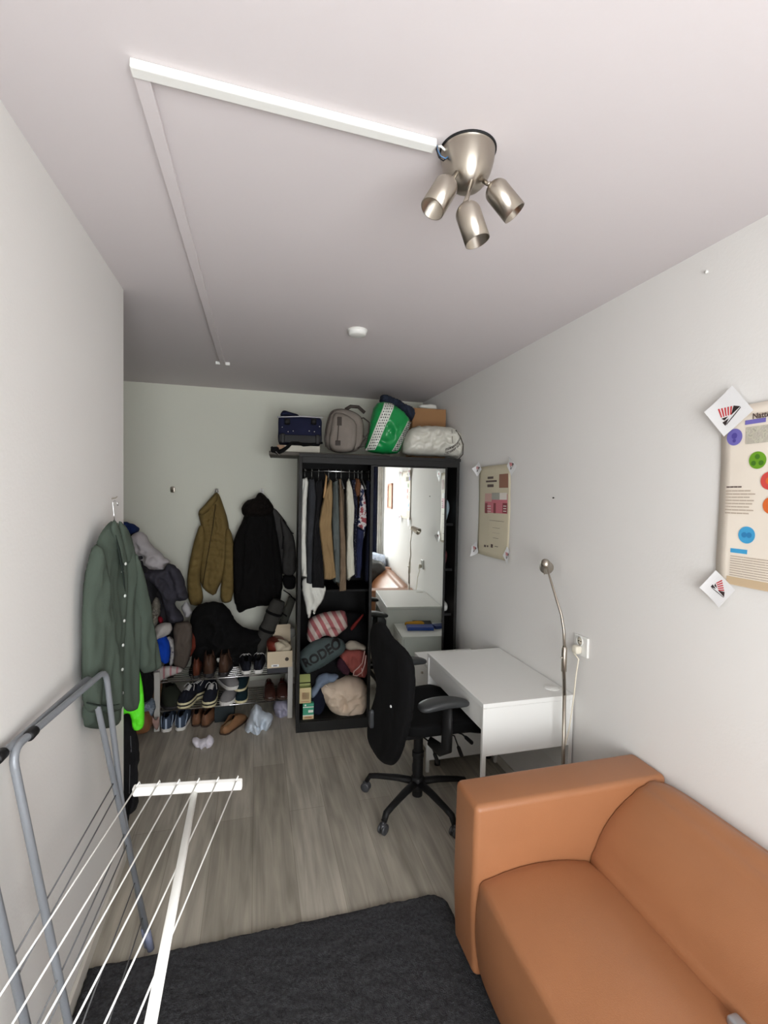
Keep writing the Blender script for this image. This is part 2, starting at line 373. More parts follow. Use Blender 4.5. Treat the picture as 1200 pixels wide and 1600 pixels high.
# ---------------------------------------------------------------- ceiling fixtures
def ceiling_lamp():
    c = V(.525, 1.17, H)
    t = thing('ceiling_spotlight', 'brushed steel ceiling lamp with a bowl canopy and three spot heads', 'ceiling lamp', c)
    prof = [(0, -.104)]+[(.070*sin(a)**.8, -.104*cos(a)) for a in [i*pi/2/14 for i in range(1, 15)]]+[(.072, .0)]
    MB().lathe(prof, c, n=48).build('canopy', M_steel, t, smooth=True)
    MB().lathe([(.066, 0), (.0735, 0), (.0735, -.004), (.070, -.005)], c, n=48).build('canopy_rim', M_black, t, smooth=True)
    specs = [((.480, 1.135, 2.535), (.457, 1.12, 2.502), (.402, 1.108, 2.408)), ((.520, 1.13, 2.517), (.482, 1.085, 2.430), (.512, 1.072, 2.338)), ((.560, 1.145, 2.535), (.572, 1.13, 2.522), (.632, 1.112, 2.448))]
    for a, b, e in specs:
        a, b, e = V(*a), V(*b), V(*e); d = (e-b).normalized(); h = MB()
        r = .0305; L = .098; pr = [(0, 0)]+[(r*sin(k*pi/2/8), r*.9*(1-cos(k*pi/2/8))) for k in range(1, 9)]+[(r, L), (r-.002, L), (r-.002, .02), (0, .018)]
        h.lathe(pr, b, d, n=32); hd = h.build('spot_head', M_steel, t, smooth=True)
        MB().lathe([(0, .02), (.015, .021), (.015, .05), (.011, .052), (0, .052)], b, d, n=20).build('lamp_socket', M_plastic, hd, smooth=True)
        MB().tube([a, a*.4+b*.6+V(0, 0, -.004), b], .0055, 12).build('joint_arm', M_steel, t, smooth=True)
    blue = mat('blue_wire', srgb(70, 110, 150), .4)
    MB().tube([(.437, 1.163, 2.612), (.435, 1.155, 2.596), (.442, 1.150, 2.578), (.455, 1.150, 2.574), (.468, 1.155, 2.588)], .0016, 8).build('wire', blue, t, smooth=True)
    MB().tube([(.440, 1.166, 2.612), (.430, 1.150, 2.592), (.436, 1.145, 2.570), (.449, 1.148, 2.566), (.466, 1.158, 2.586)], .0016, 8).build('wire', M_black, t, smooth=True)
    MB().tube([(.437, 1.166, 2.612), (.446, 1.156, 2.606), (.458, 1.160, 2.602)], .003, 8).build('wire', M_plastic, t, smooth=True)
ceiling_lamp()
def trunking():
    t = thing('cable_trunking', 'white plastic cable trunking running across the ceiling to the lamp and back along it', 'cable trunking', (-.24, 1.15, H))
    a = V(-.262, 1.137, H-.010); b = V(.432, 1.166, H-.010); d = (b-a).normalized(); R = Matrix((d, V(-d.y, d.x, 0), V(0, 0, 1))).transposed()
    MB().box((a+b)/2, ((b-a).length, .030, .020), R).build('cross_section', M_plastic, t, bevel=.003)
    a = V(-.245, 1.153, H-.008); b = V(-.228, 3.47, H-.008); d = (b-a).normalized(); R = Matrix((d, V(-d.y, d.x, 0), V(0, 0, 1))).transposed()
    MB().box((a+b)/2, ((b-a).length, .034, .016), R).build('long_section', M_ceil, t, bevel=.002)
    mb = MB(); mb.bx(-.275, -.245, 3.472, 3.482, H-.020, H-.0).bx(-.211, -.181, 3.472, 3.482, H-.02, H)
    mb.bx(-.275, -.181, 3.478, 3.49, H-.012, H); mb.build('end_clip', M_plastic, t, bevel=.002)
trunking()
t = thing('smoke_detector', 'round white smoke detector on the ceiling', 'smoke detector', (.527, 2.57, H))
MB().lathe([(0, -.032), (.035, -.031), (.047, -.026), (.050, -.010), (.050, 0)], (.527, 2.57, H), n=40).build('cover', M_plastic, t, smooth=True)
MB().lathe([(.050, 0), (.054, 0), (.054, -.007), (.050, -.008)], (.527, 2.57, H), n=40).build('base_ring', M_plastic, t, smooth=True)
for nm, p, c, rr in (('wall_nail', (XR, 2.213, 1.726), M_black, .004), ('wall_screw', (XR, 1.356, 2.533), M_plastic, .006)):
    o = MB().lathe([(0, .010), (rr, .009), (rr*1.1, .006), (rr*.5, .005), (rr*.5, 0)], p, (-1, 0, 0), n=12).build(nm, c, smooth=True)
    tag(o, 'small dark nail in the right wall near the floor lamp' if nm == 'wall_nail' else 'small white plug high on the right wall near the ceiling', 'nail' if nm == 'wall_nail' else 'wall plug')

# ---------------------------------------------------------------- writing
def text_mb(body, size, O, U, Vv, N, bold=0, depth=.0006, shear=0, spacing=1):
    cu = bpy.data.curves.new('t', 'FONT'); cu.body = body; cu.size = size; cu.offset = bold; cu.extrude = 0; cu.space_character = spacing; cu.resolution_u = 3
    ob = bpy.data.objects.new('t', cu); me = bpy.data.meshes.new_from_object(ob)
    O, U, Vv, N = map(Vector, (O, U, Vv, N)); mb = MB()
    mb.add([O+U*(v.co.x+shear*v.co.y)+Vv*v.co.y+N*depth for v in me.vertices], [tuple(p.vertices) for p in me.polygons])
    bpy.data.objects.remove(ob); bpy.data.curves.remove(cu); bpy.data.meshes.remove(me); return mb

# ---------------------------------------------------------------- posters on the right wall
M_paper = mat('poster_paper', srgb(240, 230, 215), .6, var=.03, vs=6)
M_paper2 = mat('poster_paper_tan', srgb(205, 196, 170), .6, var=.03, vs=6)
M_sheet = mat('sticker_sheet', srgb(238, 238, 238), .45)
M_ink = mat('ink_brown', srgb(88, 72, 66), .6); M_ink2 = mat('ink_pale', srgb(192, 176, 158), .6)
M_red = mat('ink_red', srgb(205, 60, 66), .5); M_inkblack = mat('ink_black', srgb(50, 40, 40), .5)
cU, cV, cN = V(0, -1, 0), V(0, 0, 1), V(-1, 0, 0)
def sticker(parent, y, z, size, rot, lift, corner, mrot=0, mo=(0, 0)):
    # a bent square of paper, one corner lifting off the wall
    mb = MB(); n = 10; cr, sr = cos(rot), sin(rot); pts = []
    mark = True
    def P(a, b, e=0):
        u = a*cr-b*sr; v = a*sr+b*cr; k = max(0, (a*corner[0]+b*corner[1])/size)
        return V(XR-.024-lift*k*k*4-e, y-u, z+v)
    for e in (0, .0006):
        for j in range(n+1):
            for i in range(n+1): pts.append(P((i/n-.5)*size, (j/n-.5)*size, e))
    m = (n+1)**2; f = [(j*(n+1)+i, j*(n+1)+i+1, (j+1)*(n+1)+i+1, (j+1)*(n+1)+i) for j in range(n) for i in range(n)]
    rim = [i for i in range(n+1)]+[j*(n+1)+n for j in range(1, n+1)]+[n*(n+1)+i for i in range(n-1, -1, -1)]+[j*(n+1) for j in range(n-1, 0, -1)]
    f2 = [tuple(q+m for q in g) for g in f]+[(rim[i], rim[(i+1) % len(rim)], rim[(i+1) % len(rim)]+m, rim[i]+m) for i in range(len(rim))]
    mb.add(pts, [g[::-1] for g in f]+f2); s = mb.build('corner_sheet', M_sheet, parent, smooth=False)
    if mark:
        s3 = size*.34; red = MB(); dk = MB()
        
        def T(a, b):
            u = (a*cos(mrot)-b*sin(mrot))*s3+mo[0]; v = (a*sin(mrot)+b*cos(mrot))*s3+mo[1]; return P(u*cr+v*sr, -u*sr+v*cr, .0012)
        for k in range(5):
            x0 = -.9+k*.27; x1 = x0+.15
            red.add([T(x0, .75-.03*k), T(x1, .75-.03*k), T(x1*.72-.05, -.05), T(x0*.72-.05, -.05)], [(0, 1, 2, 3)])
        dk.add([T(.45, .62), T(1.0, .38), T(.15, -.1)], [(0, 1, 2)])
        dk.add([T(-.68, -.15), T(-.1, -.12), T(-.42, -.38)], [(0, 1, 2)]); dk.add([T(-.62, -.5), T(-.05, -.3), T(-.4, -.85)], [(0, 1, 2)])
        dk.add([T(-.30, -.80), T(1.02, .26), T(1.0, .34), T(-.3, -.70)], [(0, 1, 2, 3)])
        red.build('printed_stripes', M_red, s); dk.build('printed_mark', M_inkblack, s)
def sheet(mb, y0, y1, z0, z1, bulge, ny=16, nz=20, e=0.0006):
    f_ = lambda y, z: XR-.006-bulge*sin(pi*(y-y0)/(y1-y0))*.5-bulge*(1-sin(pi*(z-z0)/(z1-z0)))*.3-.003*noise.noise(V(y*9, z*7, 1))
    v = []; m = (ny+1)*(nz+1)
    for k in (0, e):
        for j in range(nz+1):
            for i in range(ny+1):
                y = y0+(y1-y0)*i/ny; z = z0+(z1-z0)*j/nz; v.append((f_(y, z)-k, y, z))
    f = [(j*(ny+1)+i, j*(ny+1)+i+1, (j+1)*(ny+1)+i+1, (j+1)*(ny+1)+i) for j in range(nz) for i in range(ny)]
    rim = [i for i in range(ny+1)]+[j*(ny+1)+ny for j in range(1, nz+1)]+[nz*(ny+1)+i for i in range(ny-1, -1, -1)]+[j*(ny+1) for j in range(nz-1, 0, -1)]
    mb.add(v, f+[tuple(q+m for q in g)[::-1] for g in f]+[(rim[i], rim[(i+1) % len(rim)], rim[(i+1) % len(rim)]+m, rim[i]+m) for i in range(len(rim))])
    return f_
def poster_right():
    t = thing('wall_poster', 'large cream poster with coloured round icons taped to the right wall above the sofa', 'poster', (XR, .95, 1.44))
    y0, y1, z0, z1 = .66, 1.272, 1.445, 2.035; mb = MB(); f_ = sheet(mb, y0, y1, z0, z1, .012); mb.build('paper', M_paper, t, smooth=True)
    def X(y, z, k=.0022): return f_(y, z)-k
    def patch(nm, ya, yb, za, zb, m, n=6, k=.0022, round_=False):
        q = MB(); v = []; 
        for j in range(n+1):
            for i in range(n+1):
                a = -1+2*i/n; b = -1+2*j/n
                if round_:
                    w = max(abs(a), abs(b)) or 1; l = sqrt(a*a+b*b) or 1; a, b = a*w/l, b*w/l
                y = (ya+yb)/2+a*(yb-ya)/2; z = (za+zb)/2+b*(zb-za)/2; v.append((X(y, z, k), y, z))
        q.add(v, [(j*(n+1)+i, (j+1)*(n+1)+i, (j+1)*(n+1)+i+1, j*(n+1)+i+1) for j in range(n) for i in range(n)]); return q.build(nm, m, t, smooth=True)
    purple = mat('ink_purple', srgb(120, 112, 190), .5); purple2 = mat('ink_purple_dark', srgb(86, 76, 160), .5); green = mat('ink_green', srgb(112, 165, 40), .5); green2 = mat('ink_green_dark', srgb(70, 120, 30), .5)
    blue = mat('ink_blue', srgb(70, 165, 215), .5); blue2 = mat('ink_blue_dark', srgb(50, 130, 185), .5); red = mat('ink_coral', srgb(214, 78, 72), .5); orange = mat('ink_orange', srgb(226, 112, 52), .5)
    grey = spots('ink_photo', (190, 184, 170), (200, 196, 178), (178, 174, 158), 60); band = mat('ink_tan', srgb(206, 182, 148), .6)
    o = text_mb('Natte', .0235, V(XR-.021, 1.160, 1.985), cU, cV, cN, bold=.0008, depth=0, shear=.0).build('poster_title', M_ink, t)
    def circ(px, py, r, m, m2, motif):
        pl = PXR(XR-.012); p = pl.P(px, py); patch('round_icon', p.y-r, p.y+r, p.z-r, p.z+r, m, 8, .0026, True)
        for (dy, dz, s) in motif: patch('icon_motif', p.y+dy-s, p.y+dy+s, p.z+dz-s, p.z+dz+s, m2, 4, .0032, True)
    circ(1148, 683, .0275, purple, purple2, [(0, -.012, .006), (0, .004, .010)])
    circ(1184, 719, .0275, green, green2, [(0, .011, .008), (-.012, -.009, .008), (.012, -.009, .008)])
    circ(1203, 751, .028, red, orange, [(0, 0, .012)]); circ(1206, 790, .027, orange, red, [(0, 0, .010)])
    circ(1166, 836, .0275, blue, blue2, [(.008, 0, .009), (-.008, 0, .009)])
    pl = PXR(XR-.012); P = lambda a, b: pl.P(a, b)
    a = P(1165, 664); patch('heading_bar', a.y-.066, a.y, a.z, a.z+.014, purple)
    a = P(1141, 861); patch('heading_bar', a.y-.056, a.y, a.z-.004, a.z+.010, blue)
    a = P(1167, 667); patch('printed_picture', a.y-.16, a.y, a.z-.056, a.z-.002, grey)
    a = P(1130, 903); patch('lower_band', y0+.005, a.y-.012, z0+.002, z0+.028, band)
    def lines(px, py, n, dz, L, h, m):
        a = P(px, py); q = MB()
        for k in range(n):
            l = L*random.uniform(.72, 1); z = a.z-k*dz; m_ = 8
            for i in range(m_):
                ya, yb = a.y-l*i/m_, a.y-l*(i+1)/m_+.001*(i % 2)
                q.add([(X(ya, z), ya, z), (X(yb, z), yb, z), (X(yb, z+h), yb, z+h), (X(ya, z+h), ya, z+h)], [(0, 1, 2, 3)])
        q.build('text_lines', m, t)
    lines(1134, 762, 1, .01, .066, .0042, M_ink); lines(1133, 768, 8, .0105, .112, .004, M_ink2); lines(1141, 869, 9, .0078, .21, .003, M_ink2)
    lines(1181, 648, 1, .01, .12, .003, M_ink2)
    sticker(t, 1.238, 2.022, .118, radians(38), .004, (-1, .3), .15, (.004, -.012)); sticker(t, 1.25, 1.425, .088, radians(-38), .004, (-1, -.3), -1.2, (.004, 0))
    sticker(t, .68, 2.02, .1, radians(-30), .01, (1, .3)); sticker(t, .68, 1.44, .1, radians(30), .01, (1, -.3))
poster_right()
def poster_mid():
    t = thing('wall_poster', 'tan paper poster with a small pink picture taped to the right wall over the desk', 'poster', (XR, 2.86, 1.33))
    y0, y1, z0, z1 = 2.655, 3.085, 1.325, 1.935; mb = MB(); f_ = sheet(mb, y0, y1, z0, z1, .02); mb.build('paper', M_paper2, t, smooth=True)
    pl = PXR(XR-.016); pink = mat('ink_pink', srgb(196, 110, 120), .6); pale = mat('ink_palepink', srgb(200, 160, 150), .6); brown = mat('ink_reddish', srgb(140, 98, 78), .6); dk = mat('ink_darkred', srgb(130, 52, 58), .6); wh = mat('ink_white', srgb(220, 214, 205), .6); grn = mat('ink_grey', srgb(158, 158, 148), .6)
    def quad(nm, x0, y0_, x1, y1_, m, k=.0025, parent=t):
        a = pl.P(x0, y0_); b = pl.P(x1, y1_); q = MB(); n = 4; v = []
        for j in range(n+1):
            for i in range(n+1): y = a.y+(b.y-a.y)*i/n; z = b.z+(a.z-b.z)*j/n; v.append((f_(y, z)-k, y, z))
        q.add(v, [(j*(n+1)+i, (j+1)*(n+1)+i, (j+1)*(n+1)+i+1, j*(n+1)+i+1) for j in range(n) for i in range(n)]); return q.build(nm, m, parent)
    quad('printed_block', 781, 741, 793, 762, brown)
    pic = quad('printed_picture', 758, 772, 791, 803, pink)
    quad('picture_patch', 758, 771, 769, 784, pale, .0032, pic); quad('picture_patch', 769, 770, 781, 781, grn, .0032, pic); quad('picture_patch', 781, 770, 791, 781, wh, .0032, pic)
    for a, b in ((758, 762), (772, 775), (785, 791)): quad('picture_patch', a, 786, b, 802, dk, .0034, pic)
    for z in (790, 794, 798): quad('picture_patch', 762, z, 768, z+1.6, wh, .0038, pic); quad('picture_patch', 786, z, 790, z+1.6, wh, .0038, pic)
    for a in ((763, 745, 772, 748), (760, 751, 777, 753), (762, 757, 772, 761), (765, 813, 787, 815), (770, 824, 781, 826), (770, 832, 781, 834), (771, 840, 779, 842), (757, 851, 760, 855), (762, 852, 764, 855), (768, 850, 771, 856), (774, 853, 779, 855)): quad('text_line', *a, M_ink)
    for px, py, s, r, c in ((750, 733, .075, .7, (-1, .4)), (803, 728, .085, .7, (1, .6)), (745, 858, .08, .5, (-1, -.6)), (796, 868, .08, .9, (.4, -1))):
        p = PXR(XR-.01).P(px, py); sticker(t, p.y, p.z, s, r, .012, c)
poster_mid()

# ---------------------------------------------------------------- socket, plug, floor lamp
t = thing('wall_socket', 'white double wall socket on the right wall above the desk end', 'socket', (XR, 1.95, .962))
MB().bx(XR-.012, XR, 1.903, 1.998, .962, 1.058).build('face_plate', M_plastic, t, bevel=.003)
M_ivory = mat('ivory_plastic', srgb(228, 222, 205), .4)
for z in (1.032,):
    MB().lathe([(.0205, .004), (.0225, .006), (.0225, 0), (0, 0)], (XR-.012, 1.955, z), (-1, 0, 0), n=28).build('outlet_ring', M_plastic, t, smooth=True)
    MB().lathe([(0, .001), (.0195, .001), (.0195, 0)], (XR-.012, 1.955, z), (-1, 0, 0), n=28).build('outlet_well', M_ivory, t, smooth=True)
    MB().tube([(XR-.012, 1.947, z), (XR-.0145, 1.947, z)], .003, 8).tube([(XR-.012, 1.963, z), (XR-.0145, 1.963, z)], .003, 8).build('contact_hole', M_black, t)
M_cord = mat('cream_cord', srgb(226, 218, 198), .45)
t = thing('floor_lamp', 'slim brushed steel reading floor lamp standing behind the sofa arm by the desk', 'floor lamp', (1.40, 1.90, 0))
pole = [(1.405, 1.885, .02), (1.405, 1.888, .45), (1.408, 1.90, .80)]
MB().tube(pole, .0085, 16).build('pole', M_steel, t, smooth=True)
MB().lathe([(0, .022), (.10, .020), (.115, .014), (.118, 0)], (1.405, 1.80, 0), n=48).tube([(1.405, 1.80, .016), (1.405, 1.885, .02), (1.405, 1.885, .1)], .009, 12).build('base', M_steel, t, smooth=True)
PA = [PY(1.905).P(881, 1050), PY(1.91).P(882, 1012), PY(1.925).P(881, 985), PY(1.94).P(877, 960), PY(1.97).P(869, 935), PY(2.02).P(860, 905), PY(2.06).P(852, 880)]
MB().tube([V(1.408, 1.90, .80), PA[0], PA[0]*.97+PA[1]*.03, PA[1], PA[1]*.9+PA[2]*.1], [.0085, .0085, .0125, .0125, .008], 16).build('handle', M_steel, t, smooth=True)
MB().tube(PA[1:], [.007, .0065, .006, .0055, .005, .005], 14).build('upper_arm', M_steel, t, smooth=True)
sw = (PA[0]+PA[1])/2+V(0, 0, .01); MB().tube([sw, sw+V(-.022, -.004, .004)], [.005, .003], 10).build('switch', M_steel, t, smooth=True)
e = PA[-1]; sd = V(.12, .95, -.45).normalized()
MB().lathe([(.0, -.012), (.014, -.011), (.021, -.004), (.023, .004), (.034, .096), (.035, .098), (.032, .096), (.020, .008), (0, .006)], e, V(.58, .74, -.34), n=36).build('lamp_shade', M_steel, t, smooth=True)
MB().tube([e+V(0, .01, -.02), e+V(.004, .012, -.06)], .002, 6).build('tilt_pin', M_steel, t)
t = thing('power_cord', 'cream power cord and plug hanging from the wall socket behind the lamp', 'power cord', (1.5, 1.93, 0))
mb = MB(); mb.soft((XR-.030, 1.955, .992), (.036, .040, .040), p=4, amp=0, n=8); mb.build('plug', M_ivory, t, smooth=True)
cpts = [V(XR-.045, 1.955, .975)]+[PY(y).P(a, b) for a, b, y in ((904, 1030, 1.94), (900, 1055, 1.93), (897, 1085, 1.93), (893, 1115, 1.93), (889, 1140, 1.93), (884, 1160, 1.93), (879, 1180, 1.93), (877, 1200, 1.92), (876, 1240, 1.92))]+[V(1.43, 1.90, .16), V(1.42, 1.87, .035)]
MB().tube(cpts, .0034, 8).build('cord', M_cord, t, smooth=True)

# ---------------------------------------------------------------- desk
def desk():
    t = thing('desk', 'white laminate writing desk against the right wall', 'desk', (1.29, 2.37, 0))
    x0, x1, y0, y1 = 1.040, 1.534, 1.995, 2.745; T_ = .75
    MB().bx(x0, x1, y0, y1, T_-.022, T_).build('desk_top', M_white, t, bevel=.0015)
    MB().bx(x0+.008, x1-.004, y0+.002, y0+.018, .505, T_-.023).build('end_panel', M_white, t, bevel=.001)
    MB().bx(x0+.008, x1-.004, y0+.001, y0+.022, .498, .508).build('end_rail', M_white, t)
    MB().bx(x0+.004, x1-.006, y1-.016, y1-.002, .075, T_-.024).build('far_panel', M_white, t, bevel=.001)
    MB().bx(x1-.018, x1-.004, y0+.019, y1-.019, .35, T_-.023).build('back_panel', M_white, t, bevel=.001)
    for x in (x0, x1-.022):
        for y in (y0, y1-.018): MB().bx(x, x+.020, y, y+.018, 0, T_-.023).build('leg', M_white, t, bevel=.001)
    d = MB().bx(x0+.006, x0+.022, y0+.0195, y1-.0195, .615, T_-.027).build('drawer', M_white, t, bevel=.0015)
    MB().bx(x0+.022, x1-.06, y0+.05, y1-.05, .62, .632).bx(x0+.022, x1-.06, y0+.05, y0+.062, .632, .70).bx(x0+.022, x1-.06, y1-.062, y1-.05, .632, .70).build('drawer_box', M_white, d)
    MB().bx(x0+.010, x0+.022, y0+.0195, y1-.0195, T_-.027, T_-.0225).build('gap_shade_strip', M_ward, t)  # solid dark strip painting the shade between drawer and desk top
    g = V(1.478, 2.10, T_)
    c = MB().lathe([(.034, .0005), (.040, .0035), (.0405, .0), ], g, n=40).lathe([(0, .0035), (.031, .003), (.033, .001), (.034, .0005)], g, n=40).build('cable_grommet', M_plastic, t, smooth=True)
desk()
def cabinet():
    t = thing('drawer_cabinet', 'low white drawer cabinet between the desk and the wardrobe', 'cabinet', (1.31, 2.99, 0))
    x0, x1, y0, y1, z1 = 1.10, 1.53, 2.765, 3.165, .612
    MB().bx(x0+.018, x1, y0, y1, .05, z1-.018).build('body', M_white, t, bevel=.001)
    MB().bx(x0, x1, y0, y1, z1-.018, z1).build('top', M_white, t, bevel=.0015)
    for k in range(3):
        z = .055+k*.179; d = MB().bx(x0, x0+.017, y0+.004, y1-.004, z, z+.176).build('drawer', M_white, t, bevel=.001)
        MB().tube([(x0-.012, 2.985, z+.12), (x0, 2.985, z+.12)], .008, 12).build('knob', M_steel, d)
    for x in (x0+.04, x1-.03):
        for y in (y0+.03, y1-.03): MB().tube([(x, y, 0), (x, y, .05)], .018, 12).build('foot', M_black, t)
cabinet()
def onbox(nm, c, d, rz, m, label, cat, bev=.003):
    R = Matrix.Rotation(rz, 3, 'Z'); o = MB().box((c[0], c[1], c[2]+d[2]/2), d, R).build(nm, m, bevel=bev); tag(based(o), label, cat); return o
onbox('flat_box', (1.29, 2.96, .613), (.22, .10, .028), .08, mat('royal_blue_card', srgb(30, 66, 150), .4), 'flat blue box lying on the low white cabinet', 'box')
onbox('flat_box', (1.46, 2.93, .613), (.10, .08, .026), -.2, mat('navy_card', srgb(24, 48, 110), .4), 'small dark blue box against the wall on the low white cabinet', 'box')
o = MB().soft((1.26, 2.87, .634), (.17, .07, .04), p=3, amp=.004, n=8).build('pencil_pouch', fabric('ochre_cloth', (204, 150, 52)), smooth=True); tag(based(o), 'ochre yellow pouch on the low white cabinet behind the desk', 'pouch')
onbox('notebook', (1.34, 2.83, .613), (.16, .12, .022), .1, M_black, 'dark notebook on the low white cabinet next to the desk end', 'notebook', .002)

# ---------------------------------------------------------------- office chair
def office_chair():
    cx, cy, th = .888, 2.46, .08
    t = thing('office_chair', 'black swivel office chair with high back and armrests pulled up to the desk', 'chair', (cx, cy, 0), th)
    M = MW[t.name]; Q = lambda x, y, z: M @ V(x, y, z)
    MB().lathe([(0, .085), (.035, .085), (.038, .10), (.038, .15), (.030, .16), (0, .16)], Q(0, 0, 0), n=28).build('hub', M_black, t, smooth=True, bevel=.002)
    for a in (145, 217, 289, 1, 73):
        A = radians(a); d = V(cos(A), sin(A), 0); o = V(cx, cy, 0)
        lg = MB().tube([o+d*.02+V(0, 0, .125), o+d*.12+V(0, 0, .122), o+d*.24+V(0, 0, .105), o+d*.285+V(0, 0, .095), o+d*.305+V(0, 0, .062)], [.024, .021, .018, .018, .016], 12, flat=.8).build('leg', M_black, t, smooth=True)
        e = o+d*.31; w = V(-d.y, d.x, 0)
        if a == 289: w = d
        c = MB()
        for s_ in (-1, 1): c.lathe([(0, -.008), (.020, -.008), (.0265, -.004), (.0265, .004), (.020, .008), (0, .008)], e+w*.013*s_+V(0, 0, .0265), w, n=24)
        c.tube([e+V(0, 0, .03), e+V(0, 0, .062)], .008, 10); c.soft(e+V(0, 0, .040), (.038, .038, .034), p=3, amp=0, n=6)
        c.build('caster', mat('caster_grey', srgb(58, 59, 62), .4) if 'caster_grey' not in bpy.data.materials else bpy.data.materials['caster_grey'], lg, smooth=True)
    MB().tube([Q(0, 0, .05), Q(0, 0, .30)], .029, 20).tube([Q(0, 0, .30), Q(0, 0, .44)], .026, 20).tube([Q(0, 0, .27), Q(0, 0, .30)], [.033, .033], 20).build('gas_column', M_black, t, smooth=True, bevel=.001)
    mech = MB(); mech.soft(Q(.0, 0, .435), (.26, .16, .06), p=6, amp=0, n=8, R=M.to_3x3()); mech.build('mechanism', M_black, t, smooth=True)
    for (px0, px1) in (((672, 1160), (681, 1183)), ((710, 1150), (718, 1172)), ((722, 1147), (731, 1155))):
        pl = PY(2.27); a = pl.P(*px0); b = pl.P(*px1); a0 = V(a.x-.02, a.y+.10, .44)
        d = (b-a).normalized(); lv = MB().tube([a0, a, b-d*.02], .004, 8).build('lever', M_black, t, smooth=True)
        MB().tube([b-d*.025, b-d*.015, b+d*.03, b+d*.034], [.008, .016, .018, .012], 10, flat=.6).build('paddle', M_black, lv, smooth=True)
    s = MB()
    def seatf(P): return V(P.x, P.y*(1+.10*P.x/.25), P.z - max(0, P.x-.12)*.30 + .03*max(0, -P.x-.15)+.25*P.y*P.y)
    s.soft((0, 0, 0), (.50, .50, .085), p=5, amp=.002, n=20, fn=seatf); s.v = [Q(p.x+.065, p.y, p.z+.515) for p in s.v]; s.build('seat', M_blackfab, t, smooth=True)
    # backrest, traced from the photo on the plane of the chair's back
    tb = .28; dn = V(cos(tb), sin(tb), 0); bc = V(cx, cy, 0)+V(cos(tb), sin(tb), 0)*-.225; pl = Plane(bc, (sin(tb), -cos(tb), 0), -dn)
    out = [(586, 972), (597, 971), (604, 978), (611, 992), (622, 1003), (636, 1016), (644, 1030), (648, 1050), (648, 1080), (645, 1110), (641, 1135), (634, 1158), (629, 1176), (622, 1190), (611, 1198), (598, 1190), (588, 1176), (579, 1158), (577, 1138), (580, 1118), (584, 1102), (590, 1085), (593, 1068), (589, 1050), (585, 1030), (582, 1005), (582, 985)]
    b = MB(); puff(b, out, pl, .040, back=.6, R=.07, step=.014, amp=.002, seed=3, sm=2); b.build('backrest', M_blackfab, t, smooth=True)
    MB().tube([Q(-.10, 0, .43), Q(-.21, 0, .42), Q(-.235, 0, .50), Q(-.225, 0, .80)], [.022, .024, .024, .018], 12, flat=.6).build('back_support', M_black, t, smooth=True)
    p = pl.P(592, 1120, .045); MB().soft(p, (.03, .03, .10), p=4, amp=0, n=6, R=M.to_3x3()).build('back_handle', mat('back_knob_grey', srgb(52, 54, 56), .5), t, smooth=True)
    p = pl.P(622, 1101, .043); MB().lathe([(0, .004), (.006, .003), (.007, 0)], p, -dn, n=12).build('screw_cap', M_plastic, t)
    # headrest
    for sy in (-1, 1):
        if sy < 0: pts = [(660, 1098), (672, 1089), (700, 1084), (722, 1088), (728, 1094)]; yy = 2.235
        y = .30*sy
        arm = MB(); ax = 0 if sy < 0 else .05; arm.tube([Q(-.02, y*.62, .452), Q(.0+ax, y*.90, .445), Q(.018+ax, y, .47), Q(.02+ax, y, .56), Q(.02+ax, y, .675)], [.024, .032, .038, .036, .030], 12, flat=.55, flatdir=(-sin(th), cos(th), 0)).build('arm_post', M_black, t, smooth=True)
        a2 = MB(); f_ = lambda P: V(P.x, P.y*(1-.25*P.x/.13), P.z+.012*cos(P.x*14)-.012)
        a2.soft((0, 0, 0), (.27, .095, .042), p=3, amp=0, n=14, fn=f_); rz = Matrix.Rotation(-.05 if sy < 0 else .1, 3, 'Z')
        a2.v = [Q(*(rz @ p + V(.0+ax, y, .70))) for p in a2.v]; a2.build('armrest', mat('arm_pad', srgb(48, 50, 51), .45, bump=.1, bs=200) if 'arm_pad' not in bpy.data.materials else bpy.data.materials['arm_pad'], t, smooth=True)
office_chair()

